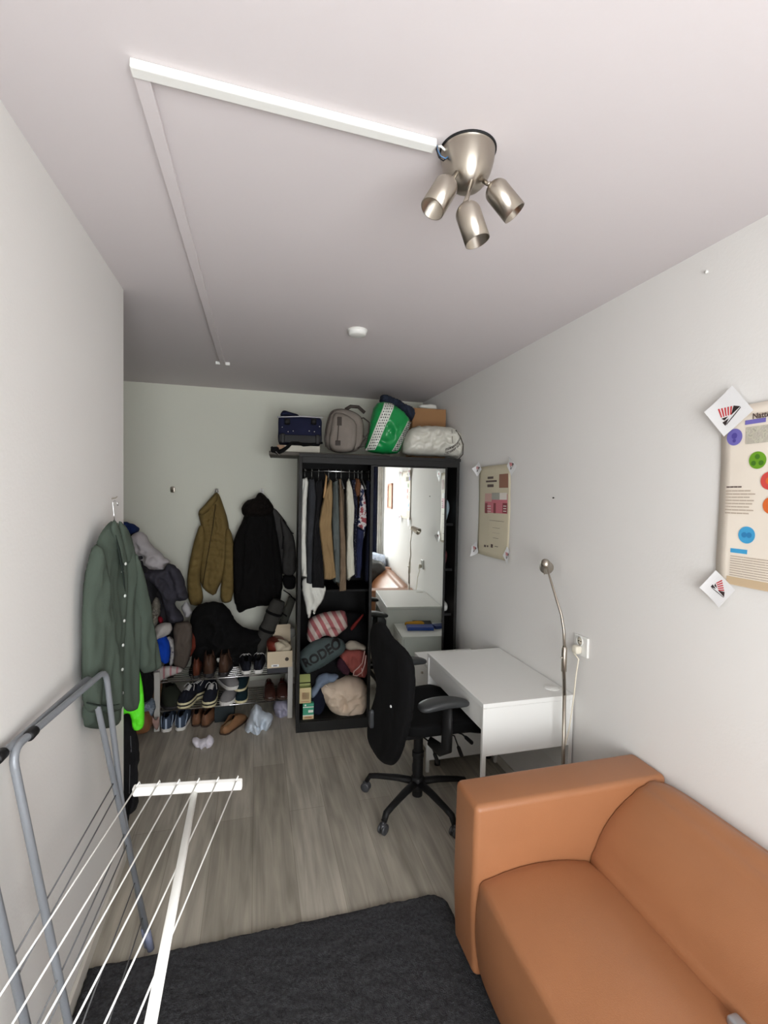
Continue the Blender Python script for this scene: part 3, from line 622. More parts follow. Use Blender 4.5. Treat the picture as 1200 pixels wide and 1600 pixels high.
# ---------------------------------------------------------------- drying racks
def drying_rack():
    t = thing('drying_rack', 'folded grey tubular drying rack leaning against the left wall', 'drying rack', (-.45, 1.55, 0))
    def arc(pts, r=.05, n=5):
        out = [Vector(pts[0])]
        for i in range(1, len(pts)-1):
            p = Vector(pts[i]); a = (Vector(pts[i-1])-p).normalized(); b = (Vector(pts[i+1])-p).normalized()
            for k in range(n+1): s = k/n; out.append((p+a*r)*(1-s)**2+2*s*(1-s)*p+(p+b*r)*s*s)
        return out+[Vector(pts[-1])]
    A = [(-.367, 1.885, .014), (-.530, 1.775, 1.098), (-.566, 1.15, 1.112), (-.40, 1.19, .030)]
    B = [(-.382, 1.905, .014), (-.452, 1.855, .56), (-.488, 1.785, 1.110), (-.546, 1.275, 1.110), (-.478, 1.32, .56), (-.41, 1.36, .030)]
    MB().tube(arc(A, .045), .0095, 14).build('outer_frame', M_greytube, t, smooth=True)
    MB().tube(arc(B, .045), .0095, 14).build('inner_frame', M_greytube, t, smooth=True)
    cap = mat('slate_cap', srgb(112, 118, 140), .5)
    for p, q in ((A[0], A[1]), (A[3], A[2]), (B[5], B[4]), (B[0], B[1])):
        p, q = V(*p), V(*q); d = (q-p).normalized(); MB().tube([p-d*.01, p+d*.07], .0125, 14).build('foot_cap', cap, t, smooth=True)
    for y, x, z in ((1.255, -.560, 1.1085), (1.355, -.537, 1.1095)):
        MB().tube([(x, y-.018, z), (x, y-.014, z), (x, y+.014, z), (x, y+.018, z)], [.011, .0135, .0135, .011], 14).build('joint_clip', M_black, t, smooth=True)
    wire = mat('grey_wire', srgb(120, 122, 124), .4)
    for z in (.70, .655, .50, .455, .30, .15):
        k = 1-z/1.1; x = -.53+.163*k; MB().tube([(x, 1.775+.11*k, z), (x-.036, 1.165, z-.01)], .0022, 6).build('rung', wire, t, smooth=True)
drying_rack()
def airer():
    t = thing('clothes_airer', 'white wing of a wire clothes airer with six lines in the foreground', 'clothes airer', (-.25, .9, 0))
    D = V(.28959899, .92573943, .24319687); a, b = V(-.292, 1.319, .95), V(-.034, 1.285, .95)
    u = (b-a).normalized(); n = u.cross(D).normalized(); R = Matrix((u, n.cross(u), n)).transposed()
    MB().box((a+b)/2, ((b-a).length+.012, .018, .026), R).build('end_bar', M_plastic, t, bevel=.004)
    L = .60
    for i in range(6):
        p = a+(b-a)*(.02+.19*i); q = p-D*L; MB().tube([p+n*.016-D*.004, p+n*.018+D*.010, p+n*.004+D*.012], .0016, 6).tube([p+n*.015, q+n*.015], .0019, 8).build('line', M_plastic, t, smooth=True)
    MB().tube([a-D*L-u*.01, b-D*L+u*.01], .009, 12).build('near_bar', M_plastic, t, smooth=True)
    m = a+(b-a)*.56-n*.014; e = PY(.74).P(235, 1600); k = (e-m); s = m+k*1.12
    MB().tube([m-D*.004, m+k*.5, s], [.008, .0088, .0092], 14).build('strut', M_plastic, t, smooth=True)
    for p in (a-D*L, b-D*L): MB().tube([p, V(p.x, p.y-.1, .026)], .009, 12).build('leg', M_plastic, t, smooth=True)
airer()
# green shirt region, wall hooks: see below

# ---------------------------------------------------------------- wardrobe
ROTW = math.atan2(WT.y, WT.x)
def wb(mb, s0, s1, d0, d1, z0, z1): return mb.box(W((s0+s1)/2, (d0+d1)/2, (z0+z1)/2), (s1-s0, d1-d0, z1-z0), WR)
WH, WW, WDp = 2.01, 1.20, .56
def wardrobe():
    t = thing('wardrobe', 'tall black-brown wardrobe with one mirrored sliding door, its left bay open', 'wardrobe', WA, ROTW)
    for s in (0, WW-.022): wb(MB(), s, s+.022, .0, WDp, 0, WH-.02).build('side_panel', M_ward, t, bevel=.001)
    wb(MB(), 0, WW, -.02, WDp, WH-.022, WH).build('top_panel', M_ward, t, bevel=.001)
    wb(MB(), .022, WW-.022, -.015, .0, WH-.066, WH-.022).build('top_rail', M_ward, t, bevel=.001)
    wb(MB(), .022, WW-.022, 0, .02, 0, .075).build('plinth', M_ward, t, bevel=.001)
    wb(MB(), .022, WW-.022, .02, WDp-.01, .06, .078).build('bottom_shelf', M_ward, t)
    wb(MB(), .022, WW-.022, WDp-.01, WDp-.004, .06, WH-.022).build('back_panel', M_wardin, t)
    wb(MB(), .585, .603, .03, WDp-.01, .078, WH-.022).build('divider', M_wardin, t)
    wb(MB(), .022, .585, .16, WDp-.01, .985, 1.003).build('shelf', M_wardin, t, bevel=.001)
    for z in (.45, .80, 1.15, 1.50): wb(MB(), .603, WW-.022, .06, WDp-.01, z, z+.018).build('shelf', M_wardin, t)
    MB().tube([W(.022, .29, 1.905), W(.585, .29, 1.905)], .010, 14).build('hanging_rail', M_chrome, t, smooth=True)
    dr = wb(MB(), .515, 1.098, -.006, .012, .078, WH-.068).build('sliding_door', M_ward, t, bevel=.001)
    wb(MB(), .536, 1.082, -.0085, -.0062, .085, WH-.078).build('mirror', M_mirror, dr)
    for s0, s1 in ((.515, .535), (1.083, 1.098)): wb(MB(), s0, s1, -.013, -.006, .078, WH-.068).build('door_stile', M_ward, dr, bevel=.001)
wardrobe()

# things glimpsed through the gap right of the mirror
def blob(name, c, d, m, label, cat, p=3, amp=.008, fr=7, n=12, R=None, seed=0, group=None, fn=None):
    o = MB().soft(c, d, p=p, amp=amp, fr=fr, n=n, R=R, seed=seed, fn=fn).build(name, m, smooth=True); tag(based(o), label, cat, group); return o
blob('folded_shirt', W(1.135, .24, 1.62), (.07, .30, .20), fabric('pale_blue_cloth', (150, 170, 178)), 'pale blue cloth stuffed at the open edge right of the mirror door', 'clothing', R=WR, seed=2)
blob('folded_jumper', W(1.135, .24, 1.245), (.07, .26, .15), fabric('maroon_cloth', (90, 50, 52)), 'dark maroon cloth on the wardrobe shelf right of the mirror door', 'clothing', R=WR, seed=3)
blob('folded_towel', W(1.137, .22, .855), (.07, .26, .075), fabric('white_towel', (205, 205, 200)), 'white folded cloth on the shelf right of the mirror', 'clothing', R=WR, seed=4)

# ---------------------------------------------------------------- hanging clothes
def hanger(s, d=.29, m=M_chrome, z=1.905):
    a = W(s, d, z); mb = MB(); k = [a+WN*(.017*cos(q))+V(0, 0, .0145+.0*q)+V(0, 0, .017*sin(q)-.016) for q in [radians(x) for x in range(-30, 200, 23)]]
    k = [a+WN*(.0125*cos(radians(x)))+V(0, 0, .0125*sin(radians(x))) for x in range(200, -61, -20)]
    k += [a+V(0, 0, -.03), a+V(0, 0, -.06)]; mb.tube(k, .0016, 6)
    b = a+V(0, 0, -.06); mb.tube([b+WN*.20+V(0, 0, -.075), b+WN*.02, b-WN*.02, b-WN*.20+V(0, 0, -.075)], .004, 8)
    mb.tube([b-WN*.20+V(0, 0, -.075), b+WN*.20+V(0, 0, -.075)], .002, 6)
    return mb.build('clothes_hanger', m, smooth=True)
def side_garment(name, s, ztop, zbot, wid, th, m, label, seed, front, cat='shirt', d0=.29):
    """a garment on a hanger seen edge-on: body sheet across the depth of the wardrobe and the hanging front edge or sleeve"""
    t = thing(name, label, cat, W(s, d0, zbot), ROTW, 'clothes hanging on the wardrobe rail')
    h = wid/2; pl = Plane(W(s, d0, 0), WN, -WT)
    body = [(-h*.22, ztop+.01), (h*.22, ztop+.01), (h*.9, ztop-.07), (h*.95, ztop-.25), (h*.82, zbot+.25), (h*.86, zbot), (-h*.72, zbot+.01), (-h*.70, zbot+.25), (-h*.78, ztop-.25), (-h*.74, ztop-.05)]
    mb = MB(); puff(mb, body, pl, th*.55, back=.9, R=.025, step=.016, amp=.005, fu=16, fv=3, seed=seed, px=False); mb.build('body', m, t, smooth=True)
    mb = MB(); puff(mb, front, PW(.07+.006*(seed % 4)), .030, back=1.5, R=.014, step=.005, amp=.0065, fu=30, fv=3, seed=seed+1, sm=0); mb.build('sleeve' if cat in ('shirt', 'jacket', 'coat') else 'leg', m, t, smooth=True)
    return t
m_white = fabric('white_cotton', (206, 206, 198), var=.06); m_char = fabric('charcoal_cotton', (48, 50, 54)); m_bk = fabric('black_cotton', (20, 20, 22))
m_tan = fabric('tan_cotton', (136, 113, 80), var=.08); m_gg = fabric('grey_green_cotton', (84, 90, 88)); m_khaki = fabric('khaki_cotton', (112, 96, 78)); m_cream = stripes('cream_stripe', (205, 204, 190), (178, 176, 160), 30, 'X', .5)
m_navyp = spots('navy_dotted', (18, 20, 34), (22, 26, 42), (100, 100, 112), 110); m_rust = fabric('rust_cotton', (96, 62, 40)); m_flor = spots('floral_print', (40, 46, 74), (190, 186, 184), (140, 70, 76), 26); m_denim = fabric('blue_denim', (32, 37, 64), var=.2)
m_navy = fabric('navy_cotton', (20, 24, 40)); m_grey = fabric('grey_cotton', (100, 100, 100))
pw = PW(.10)
def S(px, d=.10): return PW(d).uv(px, 820)[0]
hs = []
M_hook = mat('pale_hook', srgb(200, 200, 195), .3, .6)
G = [  # name, pixel x, ztop, zbot, width, thickness, material, label, category, outline of the front edge in the photo
 ('shirt', 476, 1.80, 1.06, .44, .030, m_white, 'white shirt hanging leftmost on the wardrobe rail', 'shirt', [(472, 748), (480, 746), (482, 754), (479, 792), (478, 847), (480, 902), (471, 900), (469, 847), (471, 779)]),
 ('jacket', 487, 1.79, 1.06, .46, .034, m_char, 'charcoal grey jacket hanging between the white shirt and the black one', 'jacket', [(482, 748), (491, 748), (494, 776), (489, 847), (487, 913), (479, 911), (479, 847), (481, 792)]),
 ('jacket', 498, 1.79, 1.02, .44, .034, m_bk, 'black jacket hanging just left of the tan shirt', 'jacket', [(492, 752), (502, 749), (505, 765), (499, 806), (500, 834), (505, 870), (507, 919), (486, 918), (487, 875), (492, 792)]),
 ('shirt', 514, 1.80, 1.06, .50, .030, m_tan, 'tan brown shirt with a wide sleeve hanging on the rail', 'shirt', [(515, 748), (519, 752), (520, 779), (518, 820), (522, 875), (526, 902), (516, 906), (506, 905), (505, 883), (500, 842), (498, 820), (502, 792), (508, 768)]),
 ('shirt', 526, 1.79, 1.03, .44, .026, m_gg, 'grey green shirt hanging just right of the tan shirt', 'shirt', [(520, 754), (528, 748), (530, 792), (531, 847), (531, 911), (523, 909), (522, 875), (519, 820)]),
 ('trousers', 534, 1.80, .99, .40, .024, m_khaki, 'long khaki brown trousers hanging lowest on the rail', 'trousers', [(529, 748), (533, 748), (536, 792), (540, 847), (541, 923), (530, 924), (531, 875), (530, 820)]),
 ('shirt', 547, 1.80, 1.05, .44, .030, m_cream, 'cream striped shirt hanging right of the khaki trousers', 'shirt', [(541, 754), (545, 747), (551, 765), (554, 792), (552, 847), (555, 897), (542, 906), (541, 875), (542, 820), (541, 779)]),
 ('shirt', 555, 1.79, 1.08, .42, .022, m_navyp, 'dark navy dotted shirt hanging right of the cream one', 'shirt', [(549, 750), (557, 748), (559, 792), (557, 847), (558, 900), (553, 900), (552, 847), (553, 792)]),
 ('jacket', 561, 1.79, 1.50, .40, .020, m_rust, 'rust brown short jacket tucked behind the floral shirt', 'jacket', [(555, 747), (561, 748), (564, 756), (562, 774), (556, 778), (553, 765)]),
 ('shirt', 567, 1.75, 1.36, .46, .026, m_flor, 'short floral print shirt hanging near the mirror door', 'shirt', [(563, 754), (568, 760), (572, 787), (573, 820), (569, 831), (564, 826), (557, 821), (560, 803), (562, 779)]),
 ('jeans', 562, 1.50, 1.09, .46, .030, m_denim, 'blue jeans hanging below the floral shirt', 'jeans', [(557, 823), (569, 829), (566, 861), (563, 903), (554, 903), (556, 861)]),
 ('coat', 578, 1.78, 1.02, .44, .030, m_navy, 'dark navy coat hanging rightmost, against the mirror door', 'coat', [(572, 750), (578, 752), (580, 800), (580, 860), (579, 908), (570, 908), (571, 860), (574, 820)]),
]
for i, (nm, px, zt, zb, w, th, m, lab, cat, fr) in enumerate(G):
    s = min(S(px, .2), .55)
    side_garment(nm, s, zt, zb, w, th, m, lab, i*3+1, fr, cat); hs.append(s)
HL = ['on the white shirt', 'on the charcoal jacket', 'on the black jacket', 'on the tan shirt', 'on the grey green shirt', 'on the khaki trousers', 'on the cream striped shirt', 'on the navy dotted shirt', 'on the rust jacket', 'on the floral shirt', None, 'on the dark navy coat']
for s, l in zip(hs, HL):
    if l: tag(hanger(s, m=M_hook), 'wire clothes hanger hooked over the wardrobe rail '+l, 'hanger', 'hangers on the wardrobe rail')
# empty wooden hanger dangling by the tan shirt
pl = PW(.07); mb = MB(); a = pl.P(510, 745); mb.tube([a+V(0, 0, .04)+WN*.2, a, pl.P(508, 765), pl.P(506, 778)], [.002, .006, .009, .007], 8)
tag(based(mb.build('wooden_hanger', mat('light_wood', srgb(176, 140, 96), .5), smooth=True)), 'pale wooden hanger end poking out left of the tan shirt', 'hanger')
# white garment ends below
def cloth(name, poly, pl, T, m, label, cat, amp=.008, R=.05, step=.012, seed=0, fu=16, fv=5, back=.5, group=None, sm=1, fn=None):
    mb = MB(); puff(mb, poly, pl, T, back=back, R=R, step=min(step, .009), amp=amp*1.5, fu=fu, fv=fv, seed=seed, sm=sm, fn=fn); o = mb.build(name, m, smooth=True); tag(based(o), label, cat, group); return o
cloth('white_trousers', [(471, 905), (482, 900), (495, 914), (510, 914), (508, 930), (502, 942), (494, 952), (491, 963), (487, 950), (485, 966), (480, 966), (477, 945), (472, 925)], PW(.10), .03, m_white, 'white trousers dangling with hanging ends below the white shirt', 'trousers', fu=30, fv=3, step=.009)

# ---------------------------------------------------------------- contents of the open bay
m_pstripe = stripes('pink_stripe', (190, 174, 166), (160, 96, 98), 5.5, 'X', .52, rot=.5)
cloth('striped_towel', [(481, 970), (490, 962), (505, 957), (520, 955), (536, 953), (541, 958), (544, 980), (535, 985), (527, 993), (518, 996), (508, 991), (498, 997), (492, 1000), (481, 1003), (479, 990)], PW(.16), .10, m_pstripe, 'pink and white striped cloth bundle on top of the pile in the open bay', 'towel', amp=.012, R=.07, fu=12, fv=9)
def rodeo():
    t = thing('sweatshirt', 'dark grey green sweatshirt with black block capitals folded over the pile', 'sweatshirt', W(.17, .12, .33))
    m = fabric('slate_fleece', (74, 86, 86)); mb = MB(); pl = PW(.11)
    poly = [(466, 1022), (475, 1012), (490, 1001), (505, 996), (520, 996), (535, 998), (541, 1010), (538, 1018), (525, 1028), (510, 1038), (495, 1046), (480, 1052), (474, 1048), (468, 1035)]
    surf = puff(mb, poly, pl, .085, back=.9, R=.09, step=.009, amp=.0072, fu=8, fv=8, seed=5); mb.build('body', m, t, smooth=True)
    a = pl.uv(476, 1037); b = pl.uv(531, 1005); L = sqrt((b[0]-a[0])**2+(b[1]-a[1])**2); c, s = (b[0]-a[0])/L, (b[1]-a[1])/L
    O = pl.pt(a[0], a[1], .093); U = WT*c+V(0, 0, 1)*s; Vv = -WT*s+V(0, 0, 1)*c
    tm = text_mb('RODEO', .088, (0, 0, 0), (1, 0, 0), (0, 1, 0), (0, 0, 1), bold=.0035, depth=0, spacing=.98)
    tm.v = [surf(a[0]+p.x*c-p.y*s, a[1]+p.x*s+p.y*c, .007) for p in tm.v]; tm.build('block_lettering', mat('black_print', srgb(12, 13, 14), .7), t)
rodeo()
def tote():
    t = thing('canvas_sack', 'cream canvas sack standing bottom right in the open bay', 'sack', W(.40, .15, .08))
    m = fabric('cream_canvas', (222, 202, 180), var=.06, bs=140); mb = MB()
    poly = [(497, 1068), (512, 1062), (530, 1060), (548, 1056), (565, 1060), (573, 1068), (575, 1090), (571, 1108), (560, 1115), (545, 1118), (530, 1116), (517, 1110), (508, 1098), (499, 1082)]
    puff(mb, poly, PW(.17), .15, back=.9, R=.11, step=.009, amp=.017, fu=11, fv=11, seed=8); mb.build('body', m, t, smooth=True)
    pl = PW(.03); MB().tube([pl.P(509, 1070), pl.P(517, 1078, .0), pl.P(524, 1077)], .004, 8).build('fold_cord', m, t, smooth=True)
tote()
cloth('jeans', [(492, 1070), (495, 1056), (505, 1052), (520, 1052), (532, 1055), (524, 1064), (508, 1068), (500, 1076), (492, 1088), (484, 1090), (484, 1078)], PW(.10), .06, fabric('light_denim', (118, 132, 152)), 'faded light blue jeans lying above the cream sack', 'jeans', amp=.01)
cloth('red_bag', [(532, 1020), (545, 1012), (560, 1012), (573, 1018), (576, 1035), (574, 1055), (562, 1058), (548, 1050), (540, 1040), (530, 1030)], PW(.14), .08, fabric('brick_red_cloth', (150, 80, 74)), 'brick red cloth bag above the cream sack by the mirror door', 'bag', amp=.01)
def strap():
    pl = PW(.035); mb = MB(); pts = [pl.P(a, b) for a, b in ((570, 1017), (568, 1026), (566, 1036), (560, 1043), (553, 1049), (552, 1055), (558, 1056), (566, 1050), (570, 1038), (572, 1024))]
    mb.tube(pts, .008, 8, flat=.5); mb.tube([pl.P(565, 1044), pl.P(566, 1056)], .006, 8, flat=.5)
    o = mb.build('bag_strap', fabric('blush_webbing', (196, 160, 152)), smooth=True); tag(based(o), 'pale pink webbing strap looped over the brick red bag', 'strap')
strap()
cloth('sun_hat', [(538, 1008), (545, 1001), (556, 1001), (566, 1006), (573, 1010), (571, 1017), (558, 1014), (546, 1016), (540, 1014)], PW(.12), .06, fabric('cream_knit', (168, 160, 146)), 'crumpled cream knitted hat above the brick red bag', 'hat')
cloth('scarf', [(528, 1030), (536, 1026), (545, 1040), (548, 1052), (540, 1056), (530, 1048), (525, 1040)], PW(.10), .05, fabric('plum_cloth', (62, 34, 46)), 'dark plum scarf between the lettered sweatshirt and the red bag', 'scarf')
blob('duffel_bag', W(.22, .30, .28), (.36, .30, .42), m_bk, 'black bag at the back of the open wardrobe bay', 'bag', R=WR, seed=12)
blob('dark_bundle', W(.42, .36, .58), (.30, .26, .40), m_bk, 'black bundle of clothes behind the striped cloth', 'clothing', R=WR, seed=15)
cloth('red_ribbon', [(547, 980), (560, 966), (567, 958), (569, 961), (561, 972), (552, 984), (548, 986)], PW(.14), .012, fabric('dark_red_cloth', (110, 34, 32)), 'dark red strip of cloth hanging at the back of the open bay', 'ribbon', amp=.002, R=.01, step=.006)
blob('navy_pouch', W(.155, .13, .175), (.13, .12, .20), m_navy, 'navy pouch wedged between the green carton and the cream sack', 'pouch', R=WR, seed=22)
def carton(c, d, rz, main, bands, label, open_top=False):
    t = thing('carton', label, 'box', c, rz); R = Matrix.Rotation(rz, 3, 'Z'); c = Vector(c)
    if open_top:
        mb = MB(); w = .003
        for (x, y, sx, sy) in ((0, -d[1]/2, d[0], w), (0, d[1]/2, d[0], w), (-d[0]/2, 0, w, d[1]), (d[0]/2, 0, w, d[1])): mb.box(c+R @ V(x, y, d[2]/2), (sx, sy, d[2]), R)
        mb.box(c+V(0, 0, w), (d[0], d[1], w), R); mb.build('body', main, t)
        fl = R @ Matrix.Rotation(radians(40), 3, 'X'); MB().box(c+R @ V(0, d[1]/2+d[1]*.3, d[2]+.03), (d[0], d[1]*.8, w), fl).build('flap', main, t)
    else: MB().box(c+V(0, 0, d[2]/2), d, R).build('body', main, t, bevel=.001)
    for (z0, z1, x0, x1, m) in bands:
        MB().box(c+R @ V((x0+x1)/2*d[0], -d[1]/2-.0022, (z0+z1)/2*d[2]), ((x1-x0)*d[0], .0006, (z1-z0)*d[2]), R).build('label_print', m, t)
m_green = mat('carton_green', srgb(60, 150, 118), .5); m_cream2 = mat('carton_cream', srgb(206, 186, 140), .5); m_or = mat('print_salmon', srgb(206, 140, 112), .5); m_wh = mat('print_white', srgb(235, 235, 225), .5); m_lime = mat('carton_lime', srgb(170, 176, 110), .55)
carton(W(.088, .075, .078), (.078, .07, .115), ROTW, m_green, [(0, .22, -.5, .5, m_cream2), (.22, .27, -.5, .5, m_wh), (.05, .16, -.35, .35, m_or), (.42, .58, 0, .45, m_wh), (.75, .8, -.5, .5, m_wh), (.86, .95, -.35, -.2, m_wh)], 'small green and cream carton at the bottom left of the open bay')
carton(W(.065, .085, .195), (.082, .08, .115), ROTW, m_lime, [(.02, .98, -.49, .49, m_cream2), (.25, .7, -.3, .35, m_or), (.08, .14, -.35, .35, m_or)], 'cream open-topped carton stacked on the small green carton', open_top=True)

# ---------------------------------------------------------------- things on top of the wardrobe
def wbox(mb, pl, p0, p1, depth, off=0):
    a = pl.uv(*p0); b = pl.uv(*p1); return mb
t = thing('shelf_board', 'dark wooden board lying on the wardrobe and jutting out past its left side', 'board', W(.0, .30, WH), ROTW)
wb(MB(), -.215, .70, .20, .52, WH+.0005, WH+.028).build('board', mat('dark_stained_wood', srgb(74, 68, 58), .6, bump=.1, bs=40, stretch=(1, 8, 1)), t, bevel=.002)
m_nb = fabric('navy_canvas', (28, 31, 54)); m_gb = fabric('taupe_canvas', (126, 118, 110)); m_gd = fabric('taupe_trim', (72, 66, 62))
def navy_bag():
    t = thing('suitcase', 'small navy blue wheeled travel bag lying on the board with its feet facing the room', 'suitcase', W(0, .35, 2.09), ROTW)
    pl = PW(.22); a = pl.uv(434, 693); b = pl.uv(504, 651); s0, s1 = a[0], b[0]; z0, z1 = a[1]+.005, b[1]
    MB().soft(W((s0+s1)/2, .36, (z0+z1)/2), (s1-s0, .28, z1-z0), p=9, amp=.003, n=16, R=WR).build('body', m_nb, t, smooth=True)
    wb(MB(), s0+.01, s1-.01, .205, .222, z0+.005, z0+(z1-z0)*.30).build('base_plate', M_black, t, bevel=.004)
    MB().tube([pl.P(433, 652, .008), pl.P(470, 651, .012), pl.P(504, 653, .008)], .0045, 8).build('piping', fabric('pale_piping', (180, 180, 184)), t, smooth=True)
    for px in (449, 490):
        w = MB().lathe([(0, -.02), (.022, -.02), (.024, 0), (.022, .02), (0, .02)], pl.P(px, 659, .012), WT, n=20); w.build('wheel', M_black, t, smooth=True)
    for px in (442, 496): wb(MB(), *(lambda q: (q-.014, q+.014))(pl.uv(px, 680)[0]), .192, .21, z0+.0, z0+.07).build('skid', M_black, t, bevel=.005)
    for px, py in ((441, 668), (450, 675), (458, 674), (483, 674), (491, 675), (499, 667)): MB().lathe([(0, .004), (.0035, .003), (.004, 0)], pl.P(px, py, .018), -WN, n=10).build('rivet', M_chrome, t)
    puff(m := MB(), [(437, 648), (443, 640), (450, 643), (475, 650), (440, 651)], PW(.30), .03, px=True, R=.03); m.build('carry_flap', m_nb, t, smooth=True)
navy_bag()
def flat_parcel():
    t = thing('flat_package', 'flat cream and brown package under the navy travel bag', 'package', W(0, .34, 2.04), ROTW)
    pl = PW(.22); a = pl.uv(433, 703); b = pl.uv(500, 695); z0 = 2.0385; z1 = 2.088
    wb(MB(), a[0], b[0], .22, .46, z0, z1).build('body', mat('parcel_cream', srgb(190, 186, 172), .6, var=.1), t, bevel=.004)
    wb(MB(), a[0]-.001, a[0]+.055, .2175, .40, z0+.004, z1-.002).build('brown_end', mat('parcel_brown', srgb(150, 118, 90), .6), t, bevel=.002)
flat_parcel()
def straps():
    pl = PW(.20); pts = [(424, 698), (428, 704), (434, 707), (442, 704), (450, 698), (456, 692), (466, 692), (474, 696), (484, 695), (504, 692)]
    t = thing('shoulder_strap', 'black shoulder strap drooping over the front edge of the board', 'strap', W(-.1, .2, 2.04), ROTW)
    MB().tube([pl.P(a, b, .004) for a, b in pts], [.008, .016, .018, .016, .013, .012, .010, .010, .010, .008], 10, flat=.35, flatdir=tuple(WN)).build('band', M_blackfab, t, smooth=True)
    MB().soft(pl.P(429, 703, .01), (.06, .03, .045), p=3, amp=.004, n=8, R=WR).build('pad', M_blackfab, t, smooth=True)
    MB().tube([pl.P(431, 706, .026), pl.P(437, 712, .026)], .003, 8).build('buckle', M_chrome, t)
straps()
def backpack():
    t = thing('backpack', 'taupe grey backpack standing upright on the wardrobe between the navy bag and green bag', 'backpack', W(.33, .30, 2.04), ROTW)
    pl = PW(.24); mb = MB()
    poly = [(509, 700), (506, 685), (509, 665), (513, 650), (518, 641), (530, 638), (545, 640), (557, 645), (566, 652), (569, 668), (568, 690), (560, 704), (545, 708), (525, 708)]
    puff(mb, poly, pl, .07, back=2.2, R=.05, step=.013, amp=.003, seed=4); mb.build('body', m_gb, t, smooth=True)
    mb = MB(); puff(mb, [(517, 704), (512, 690), (516, 668), (519, 648), (526, 643), (538, 646), (551, 653), (558, 662), (558, 680), (556, 700), (548, 707), (530, 708)], PW(.185), .05, back=.5, R=.035, step=.012, amp=.002, seed=6); fp = mb.build('front_pocket', m_gb, t, smooth=True)
    q = PW(.13)
    for p0, p1 in (((527, 651), (534, 665)), ((524, 688), (532, 696))):
        a = q.uv(*p0); b = q.uv(*p1); wb(MB(), a[0], b[0], .128, .137, b[1], a[1]).build('logo_patch', m_gd, fp, bevel=.003)
    MB().tube([q.P(529, 665, .0), q.P(528, 678, .0), q.P(527, 690, .0)], .003, 6).build('zip', m_gd, fp)
    zp = [(509, 698), (508, 684), (512, 664), (516, 648), (521, 643)]
    MB().tube([PW(.19).P(a, b) for a, b in zp], .0045, 8).build('zip', m_gd, t, smooth=True)
    for pts in ([(556, 655), (568, 653), (577, 660), (576, 676), (566, 692), (560, 698)], [(558, 700), (570, 697), (574, 686), (566, 680), (560, 676)]):
        MB().tube([PW(.20).P(a, b) for a, b in pts], .012, 10, flat=.4).build('strap', m_gd, t, smooth=True)
    MB().tube([PW(.30).P(a, b) for a, b in ((540, 640), (548, 635), (560, 636), (570, 645))], .014, 10).build('top_handle', m_gd, t, smooth=True)
backpack()
def green_bag():
    t = thing('shopping_bag', 'bulging green plastic shopping bag with dotted white bands leaning on top of the wardrobe', 'shopping bag', W(.62, .25, 2.01), ROTW)
    g = mat('green_plastic', srgb(24, 140, 72), .28, bump=.3, bs=14, spec=.5); wdot = mat('white_band', srgb(214, 216, 206), .35, bump=.3, bs=14); dk = mat('band_glyphs', srgb(50, 60, 56), .5)
    body = [(570, 705), (572, 690), (577, 670), (580, 650), (584, 636), (592, 628), (606, 628), (618, 634), (630, 643), (638, 652), (642, 664), (636, 676), (630, 692), (624, 708), (610, 710), (590, 709)]
    pl = PW(.22); mb = MB(); surf = puff(mb, body, pl, .10, back=1.2, R=.10, step=.009, amp=.013, fu=9, fv=7, seed=14); b = mb.build('body', g, t, smooth=True)
    def band(c0, c1, w0, w1, nm='printed_band'):
        n = 26; m = 6; v = []
        for j in range(n+1):
            q = j/n; cx = c0[0]+(c1[0]-c0[0])*q; cy = c0[1]+(c1[1]-c0[1])*q; w = w0+(w1-w0)*q
            for i in range(m+1): x, y = pl.uv(cx-w/2+w*i/m, cy); v.append(surf(x, y, .0035))
        o = MB().add(v, [(j*(m+1)+i, (j+1)*(m+1)+i, (j+1)*(m+1)+i+1, j*(m+1)+i+1) for j in range(n) for i in range(m)]).build(nm, wdot, b, smooth=True)
        gl = MB(); rows = 17; cols = 4
        for r in range(rows):
            for c in range(cols):
                q = (r+.5)/rows; w = (w0+(w1-w0)*q)*.86; cx = c0[0]+(c1[0]-c0[0])*q-w/2+w*(c+.5)/cols; cy = c0[1]+(c1[1]-c0[1])*q
                s = .9; ks = [surf(*pl.uv(cx+s*a, cy+s*1.15*e_), .0052) for a, e_ in ((-1, 1), (1, 1), (1.1 if (r+c) % 2 else .2, -1), (-1 if (r*c) % 3 else -.3, -1))]
                gl.add(ks, [(0, 1, 2, 3)])
        gl.build('band_pattern', dk, b)
    band((606, 632), (577, 704), 17, 13); band((638, 660), (614, 706), 9, 9)
green_bag()
cloth('navy_jacket', [(592, 630), (594, 618), (604, 616), (618, 622), (634, 632), (646, 637), (649, 645), (644, 660), (636, 655), (620, 640), (605, 634)], PW(.30), .07, fabric('ink_blue_cloth', (40, 46, 60)), 'dark blue padded jacket bulging out of the top of the green shopping bag', 'jacket', amp=.012, R=.04)
def cardboard():
    t = thing('cardboard_box', 'plain brown cardboard box behind the white bag on the wardrobe', 'box', W(.98, .44, 2.20), ROTW)
    pl = PW(.34); a = pl.uv(644, 676); b = pl.uv(697, 640); m = mat('brown_cardboard', srgb(148, 108, 68), .75, var=.05)
    wb(MB(), a[0], b[0], .34, .54, WH+.03, b[1]).build('carton', m, t, bevel=.002)
    fl = MB(); pz = b[1]
    fl.box(W((a[0]+b[0])/2, .50, pz+.012), (b[0]-a[0], .10, .003), WR @ Matrix.Rotation(.3, 3, 'X')); fl.build('flap', m, t)
    wb(MB(), (a[0]+b[0])/2-.02, (a[0]+b[0])/2+.02, .339, .5, pz+.0003, pz+.001).build('tape', M_ivory, t)
cardboard()
